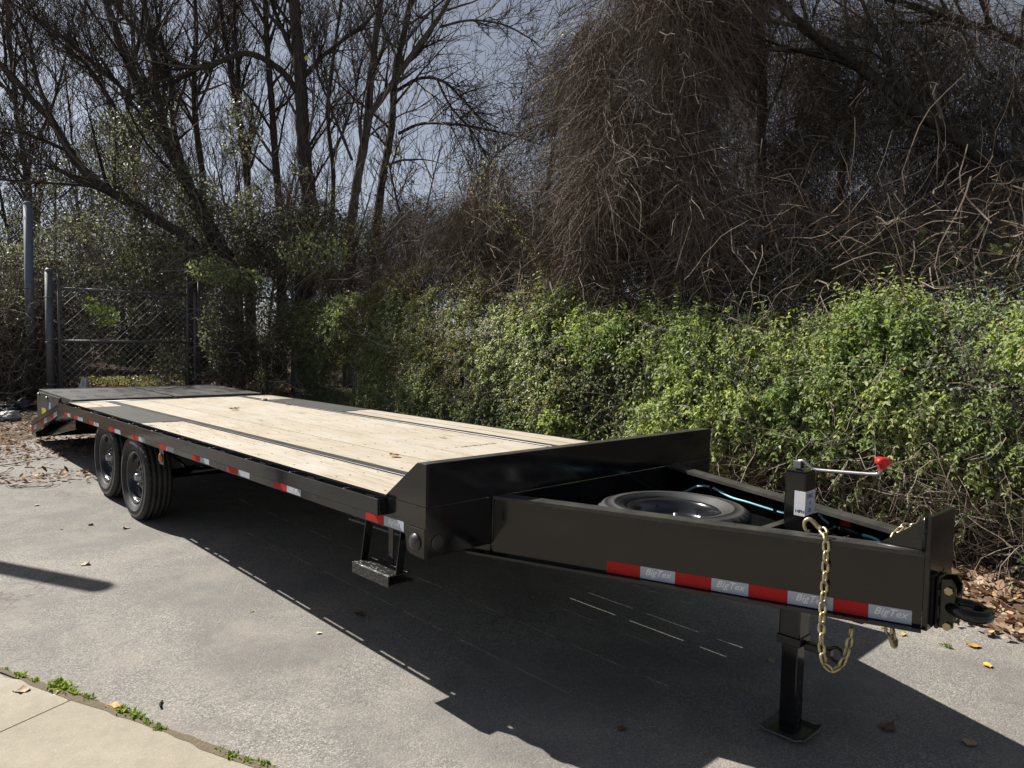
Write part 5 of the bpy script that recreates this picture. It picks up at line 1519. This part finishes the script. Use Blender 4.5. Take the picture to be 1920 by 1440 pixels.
t = NT('pale_cane'); M['vine_pale_plain'] = t.done(t.mix(t.noise(t.coord(), 30.0, 3), (.12, .095, .07), (.24, .20, .15)), .8, spec=.2)
M['clump_yellow_green'] = M['weed']
def build_distant_wood():
    e = empty('distant_wood', (0, 0, 0)); tag(e, 'grey haze of distant bare twigs between the near trees', 'wood', kind='stuff')
    b = Bag(); limbs = []
    for i in range(46):
        u = RNG.uniform(-16, 2.5); d = RNG.uniform(0, 1)
        x = -13+u*.2+RNG.uniform(-1, 17)*1.0; y = RNG.uniform(-30, -21)
        z = g1(x, y)
        h = RNG.uniform(5.5, 9.5)
        lean = RNG.normal(size=2)*.9
        pts = [(x, y, z), (x+lean[0]*.2, y+lean[1]*.2, z+h*.35), (x+lean[0]*.7, y+lean[1]*.5, z+h*.7), (x+lean[0]*1.2, y+lean[1], z+h)]
        limbs.append((pts, RNG.uniform(.05, .10), .02))
        P, L = resample(pts, 8)
        b.twigs(P[None], .08, .02, .3, False)
    grow(b, limbs, (12, 6, 3), rmin=.007)
    n = 6500
    S = np.stack([RNG.uniform(-12, 5, n), RNG.uniform(-24, -17, n), np.zeros(n)], -1)
    S[:, 2] = gz(S[:, 0], S[:, 1])+RNG.random(n)**1.6*3.2
    b.twigs(wander(S, unit(rn(n)+np.array([0, 0, .5])), RNG.uniform(.5, 1.5, n), 6, .25, (0, 0, .02), .08), .007*RNG.uniform(.6, 1.3, n))
    tag(b.build('branches', M['bark_tint'], e), kind='stuff')
build_trees()
build_distant_wood()
build_background_ivy()
build_sprays()

# ------------------------------------------------------------------ leaf litter
def curled(n, L, curl=.35):
    """Curled dead leaves centred on the origin: (n,9,3)."""
    a = RNG.uniform(-1, 1, n)*curl; b = RNG.uniform(-.2, 1, n)*curl
    V = np.zeros((n, 3, 3, 3))
    w = np.array([.55, 1.0, .42])
    for i in range(3):
        for k in range(3):
            u = (i-1)*.5; v = (k-1)*.5*w[i]*RNG.uniform(.55, .85, n)
            V[:, i, k, 0] = u*L; V[:, i, k, 1] = v*L
            V[:, i, k, 2] = (a*u*u*2.2+b*v*v*4.0)*L
    th = RNG.uniform(0, 2*math.pi, n); c, s = np.cos(th)[:, None, None], np.sin(th)[:, None, None]
    x, y = V[..., 0]*c-V[..., 1]*s, V[..., 0]*s+V[..., 1]*c
    tx, ty = RNG.normal(size=n)*.35, RNG.normal(size=n)*.35
    z = V[..., 2]+x*tx[:, None, None]+y*ty[:, None, None]
    z = z-z.min(axis=(1, 2), keepdims=True)
    return np.stack([x, y, z], -1)
def litter_mass(name, label, xy, L, lift, tint=None):
    n = len(xy)
    V = curled(n, L[:, None, None] if False else 1.0)*L[:, None, None, None]
    V[..., 0] += xy[:, 0][:, None, None]; V[..., 1] += xy[:, 1][:, None, None]
    V[..., 2] += (gz(xy[:, 0], xy[:, 1])+lift)[:, None, None]
    i = np.arange(n)[:, None]*9
    F = np.concatenate([i+np.array([[0, 1, 4, 3]]), i+np.array([[1, 2, 5, 4]]), i+np.array([[3, 4, 7, 6]]), i+np.array([[4, 5, 8, 7]])])
    tv = RNG.random(n) if tint is None else tint
    o = big_mesh(name, V.reshape(-1, 3), F, M['litter'], None, np.tile(tv, 4))
    return tag(o, label, 'leaf litter', kind='stuff')
def build_litter():
    n = 5200
    x = -1.93-RNG.gamma(2.2, .42, n); y = RNG.uniform(-1.4, 4.2, n)
    edge = .30*(vnoise(np.stack([y*0, y, y*0], -1), 1.3, 55)-.5)
    x = np.clip(x, -4.3, 0)+edge
    litter_mass('leaf_litter', 'bed of tan dead leaves between the asphalt and the right hedge', np.stack([x, y], -1), RNG.uniform(.035, .085, n), RNG.random(n)*.035+.002)
    n = 4600
    x = RNG.uniform(-2.6, 4.2, n); y = -6.9-RNG.gamma(2.4, .85, n)
    q = np.stack([x, y, 0*x], -1)
    k = (vnoise(q, 1.1, 57) > .40) | (y < -8.4)
    x, y = x[k], y[k]
    litter_mass('leaf_litter', 'drifts of brown dead leaves around the trailer tail', np.stack([x, y], -1), RNG.uniform(.025, .065, len(x)), RNG.random(len(x))*.02+.002, RNG.random(len(x))*.72)
    n = 120
    x = RNG.normal(1.45, .35, n); y = RNG.normal(-6.35, .16, n)-.25*(x-1.45)
    litter_mass('leaf_litter', 'small pale drift of leaves beside the rear tyre', np.stack([x, y], -1), RNG.uniform(.03, .07, n), RNG.random(n)*.02+.002)
    n = 5200
    x = RNG.uniform(-5, 2.5, n); y = RNG.uniform(-17, -11.2, n)
    litter_mass('leaf_litter', 'reddish brown leaves covering the slope behind the gate', np.stack([x, y], -1), RNG.uniform(.06, .13, n), RNG.random(n)*.05+.03)
    # fallen twigs on the asphalt near the tail
    e = empty('fallen_twig', (1.9, -6.3, 0)); e.location = (0, 0, 0)
    tag(e, 'thin dark twigs lying on the asphalt at the left edge', 'twigs')
    b = Bag(); n = 26
    S = np.stack([RNG.uniform(1.5, 3.0, n), RNG.uniform(-7.2, -5.9, n), np.zeros(n)], -1)
    P = wander(S, rn(n)*np.array([1, 1, 0]), RNG.uniform(.2, .8, n), 8, .3)
    P[..., 2] = gz(P[..., 0], P[..., 1])+.008+RNG.random((n, 8))*.015
    b.twigs(P, .005, .002, .3)
    tag(b.build('twigs', M['vine'], e), kind='stuff')
build_litter()

# single fallen leaves
LEAF_MESH = {}
def leaf_mesh(kind, seed):
    key = (kind, seed)
    if key in LEAF_MESH: return LEAF_MESH[key]
    r = random.Random(seed)
    V, F = [], []
    nu, nv = 9, 5
    curl, cup = r.uniform(-.25, .5), r.uniform(.1, .55)
    for i in range(nu):
        u = i/(nu-1)
        w = .34*math.sin(math.pi*min(1, u*1.02)**.75)*(1+.18*math.sin(u*17+seed)) + .012
        for k in range(nv):
            v = (k/(nv-1)-.5)*2
            x = u-.5; y = v*w*(1+.1*r.uniform(-1, 1))
            z = curl*(u-.5)**2+cup*y*y*2+.05*math.sin(u*8+v*3+seed)+.02*r.uniform(-1, 1)
            V.append((x, y, z))
    zmin = min(v[2] for v in V); V = [(x, y, z-zmin) for x, y, z in V]
    for i in range(nu-1):
        for k in range(nv-1): F.append((i*nv+k, i*nv+k+1, i*nv+nv+k+1, i*nv+nv+k))
    b = len(V)
    for q in range(4):
        for d in ((0, .008), (0, -.008)):
            V.append((-.5-.09*q, d[1]+.02*q*q*.3, .03+.012*q))
    for q in range(3): F.append((b+2*q, b+2*q+1, b+2*q+3, b+2*q+2))
    me = bpy.data.meshes.new('fallen_leaf'); me.from_pydata(V, [], F)
    me.materials.append(M[kind]); me.polygons.foreach_set('use_smooth', [True]*len(F)); me.update()
    LEAF_MESH[key] = me
    return me
def fallen(pos, size, kind, seed, label, rz=None, z=None):
    o = link(bpy.data.objects.new('fallen_leaf', leaf_mesh(kind, seed)))
    o.location = (pos[0], pos[1], (g1(*pos) if z is None else z)+.002)
    o.rotation_euler = (random.uniform(-.1, .1), random.uniform(-.1, .1), rz if rz is not None else random.uniform(0, 6.28))
    o.scale = (size, size, size)
    tag(o, label, 'leaf', 'single fallen leaves')
DZ = H+.004
for a in (
    ((1.869,-3.243), .075, 'leaf_pale', 1, 'pale cream leaf on sunlit asphalt at left'),
    ((1.352,-4.095), .07, 'leaf_tan', 2, 'tan leaf on asphalt below the front tyre'),
    ((1.556,-4.370), .06, 'leaf_brown', 3, 'small brown leaf between the tyres and the cream leaf'),
    ((1.783,-4.351), .03, 'leaf_brown', 4, 'tiny dark leaf scrap left of the tyres'),
    ((1.790,-5.240), .05, 'leaf_pale', 5, 'small pale leaf on asphalt near the left edge'),
    ((2.597,-1.357), .075, 'leaf_tan', 6, 'tan leaf lying on the concrete slab'),
    ((2.455,-1.137), .045, 'petal', 7, 'white petal on the concrete below the biggest weed'),
    ((2.491,-1.227), .04, 'petal', 8, 'narrow white petal beside the joint'),
    ((2.311,-0.926), .09, 'leaf_orange', 9, 'red brown curled leaf caught in the weedy joint'),
    ((0.837,-1.177), .085, 'leaf_brown', 10, 'dark brown leaf in the trailer shade below the step'),
    ((1.173,-1.083), .04, 'leaf_pale', 11, 'small pale leaf at the edge of the trailer shadow'),
    ((0.649,0.732), .06, 'leaf_brown', 12, 'brown leaf in the shadow near the bottom centre'),
    ((-0.141,0.908), .04, 'leaf_tan', 13, 'small tan leaf left of the jack foot'),
    ((-0.567,0.831), .055, 'leaf_tan', 14, 'dull leaf in shadow beside the jack leg'),
    ((-0.320,1.541), .10, 'leaf_brown', 15, 'big crumpled brown leaf in shadow right of the jack'),
    ((-0.473,1.836), .085, 'leaf_tan', 16, 'olive tan leaf in shadow at lower right'),
    ((-1.711,1.527), .085, 'leaf_orange', 17, 'orange and yellow leaf on sunlit asphalt at right'),
    ((-1.470,1.648), .075, 'leaf_yellow', 18, 'bright yellow leaf below the orange one'),
    ((-1.557,1.180), .055, 'leaf_yellow', 19, 'yellow leaf under the front corner of the tongue beam'),
    ((-1.578,1.060), .05, 'leaf_tan', 20, 'pinkish tan leaf left of the hanging chain end'),
    ((1.329,-1.642), .03, 'leaf_tan', 21, 'tiny tan leaf on sunlit asphalt left of the step'),
    ((-0.217,-0.699), .05, 'leaf_tan', 22, 'small leaf in the shade beneath the tongue')):
    fallen(*a)
fallen((0.462,-1.362), .085, 'leaf_orange', 23, 'curled orange leaf on the deck boards near the bulkhead', z=DZ)
fallen((0.015,-4.994), .10, 'leaf_brown', 24, 'brown leaf in the middle of the deck boards', z=DZ)
fallen((-0.747,-5.897), .12, 'leaf_pale', 25, 'pale leaf at the far rear of the deck', z=DZ)
fallen((-0.707,-5.231), .08, 'leaf_brown', 26, 'small brown leaf near the far deck strip', z=DZ)
q = (2.144,-0.811)
o = tube_path('fallen_stick', [(q[0]-.02, q[1]-.03, g1(*q)+.006), (q[0], q[1], g1(*q)+.009), (q[0]+.006, q[1]+.035, g1(*q)+.007)], .005, M['bark'], None, 6)
tag(o, 'short dark stick on the asphalt beside the weedy joint', 'stick')

# ------------------------------------------------------------------ weeds
def weed(pos, size, n, label, blades=.5):
    b = Bag(); size *= .68
    z0 = g1(*pos)+.006
    n = int(n*1.8); C = np.zeros((n, 3)); s_ = RNG.normal(size=(n, 2))*np.array([.5, .25])*size; a_ = 1.94
    C[:, 0] = s_[:, 0]*math.cos(a_)-s_[:, 1]*math.sin(a_); C[:, 1] = s_[:, 0]*math.sin(a_)+s_[:, 1]*math.cos(a_)
    th = RNG.uniform(0, 2*math.pi, n); el = RNG.uniform(.15, 1.2, n)
    A = np.stack([np.cos(th)*np.cos(el), np.sin(th)*np.cos(el), np.sin(el)], -1)
    L = size*RNG.uniform(.35, 1.0, n)*.85
    b.leaves(C, A, np.tile([[0, 0, 1.]], (n, 1))+rn(n, .2), L, L*RNG.uniform(.25, .65, n)*(1.3-blades), RNG.random(n))
    o = b.build('weed', M['weed'])
    o.location = (pos[0], pos[1], z0)
    tag(o, label, 'weed', 'weeds in the joint and cracks')
for a in (
    ((2.608,-1.664), .030, 30, 'small weed at the left end of the joint'),
    ((2.571,-1.535), .05, 55, 'low weed second from the left in the joint'),
    ((2.527,-1.425), .045, 50, 'low weed just left of the biggest tuft'),
    ((2.450,-1.296), .085, 80, 'biggest bright green weed tuft in the joint'),
    ((2.417,-1.179), .055, 60, 'leafy weed hard against the right of the biggest tuft'),
    ((2.379,-1.080), .05, 55, 'low leafy weed left of the red brown leaf'),
    ((2.296,-0.857), .06, 60, 'bright weed just right of the red brown leaf'),
    ((2.266,-0.775), .06, 60, 'bright leafy weed near the short stick'),
    ((2.242,-0.677), .04, 40, 'small weed below the short stick'),
    ((2.218,-0.599), .045, 45, 'low weed at the right end of the upper row'),
    ((2.140,-0.393), .02, 16, 'tiny sprig in the bare stretch of the joint'),
    ((2.085,-0.262), .035, 34, 'small yellow green weed in the lower joint'),
    ((2.069,-0.192), .045, 50, 'leafy weed in the lower joint'),
    ((2.026,-0.105), .04, 45, 'weed near the bottom edge of the picture'),
    ((1.988,-0.039), .045, 45, 'last weed at the bottom end of the joint'),
    ((-2.103,1.239), .075, 70, 'weed tuft under the drawbar eye'),
    ((-2.148,1.413), .07, 70, 'weed tuft at the edge of the leaf litter right of the eye'),
    ((-1.574,1.424), .045, 34, 'small star shaped weed in the asphalt crack'),
    ((-2.022,1.196), .05, 36, 'little weed partly hidden behind the hitch plate')):
    weed(*a)

# ------------------------------------------------------------------ litter bags
def bag_mesh(name, pos, size, label, seed, mat='plastic_bag', up=0.):
    bm = bmesh.new()
    bmesh.ops.create_icosphere(bm, subdivisions=3, radius=1.0)
    r = np.array([v.co for v in bm.verts])
    k = .5+.6*vnoise(r+seed, 2.6, 300)+.7*(vnoise(r+seed, 7.0, 301)-.5)
    for v, q in zip(bm.verts, k):
        v.co = Vector((v.co.x*size[0]*q, v.co.y*size[1]*q, max(v.co.z, -.5)*size[2]*q+size[2]*.35))
    o = from_bm(name, bm, M[mat])
    o.location = (pos[0], pos[1], g1(*pos)+up)
    tag(o, label, 'bag')
bag_mesh('plastic_bag', (.10, -10.6), (.13, .13, .40), 'crumpled white plastic bag standing against the gate post', 1, up=.05)
bag_mesh('plastic_bag', (1.205,-10.251,0.744)[:2], (.20, .16, .11), 'grey plastic bag half buried in leaves at the left edge', 5)
bag_mesh('plastic_bag', (0.931,-10.956,0.729)[:2], (.30, .20, .15), 'dark plastic sheet lying behind the trailer tail', 9, 'dome')
bag_mesh('plastic_bag', (-3.05, .62), (.16, .12, .10), 'white plastic scrap at the foot of the hedge behind the tongue', 12)
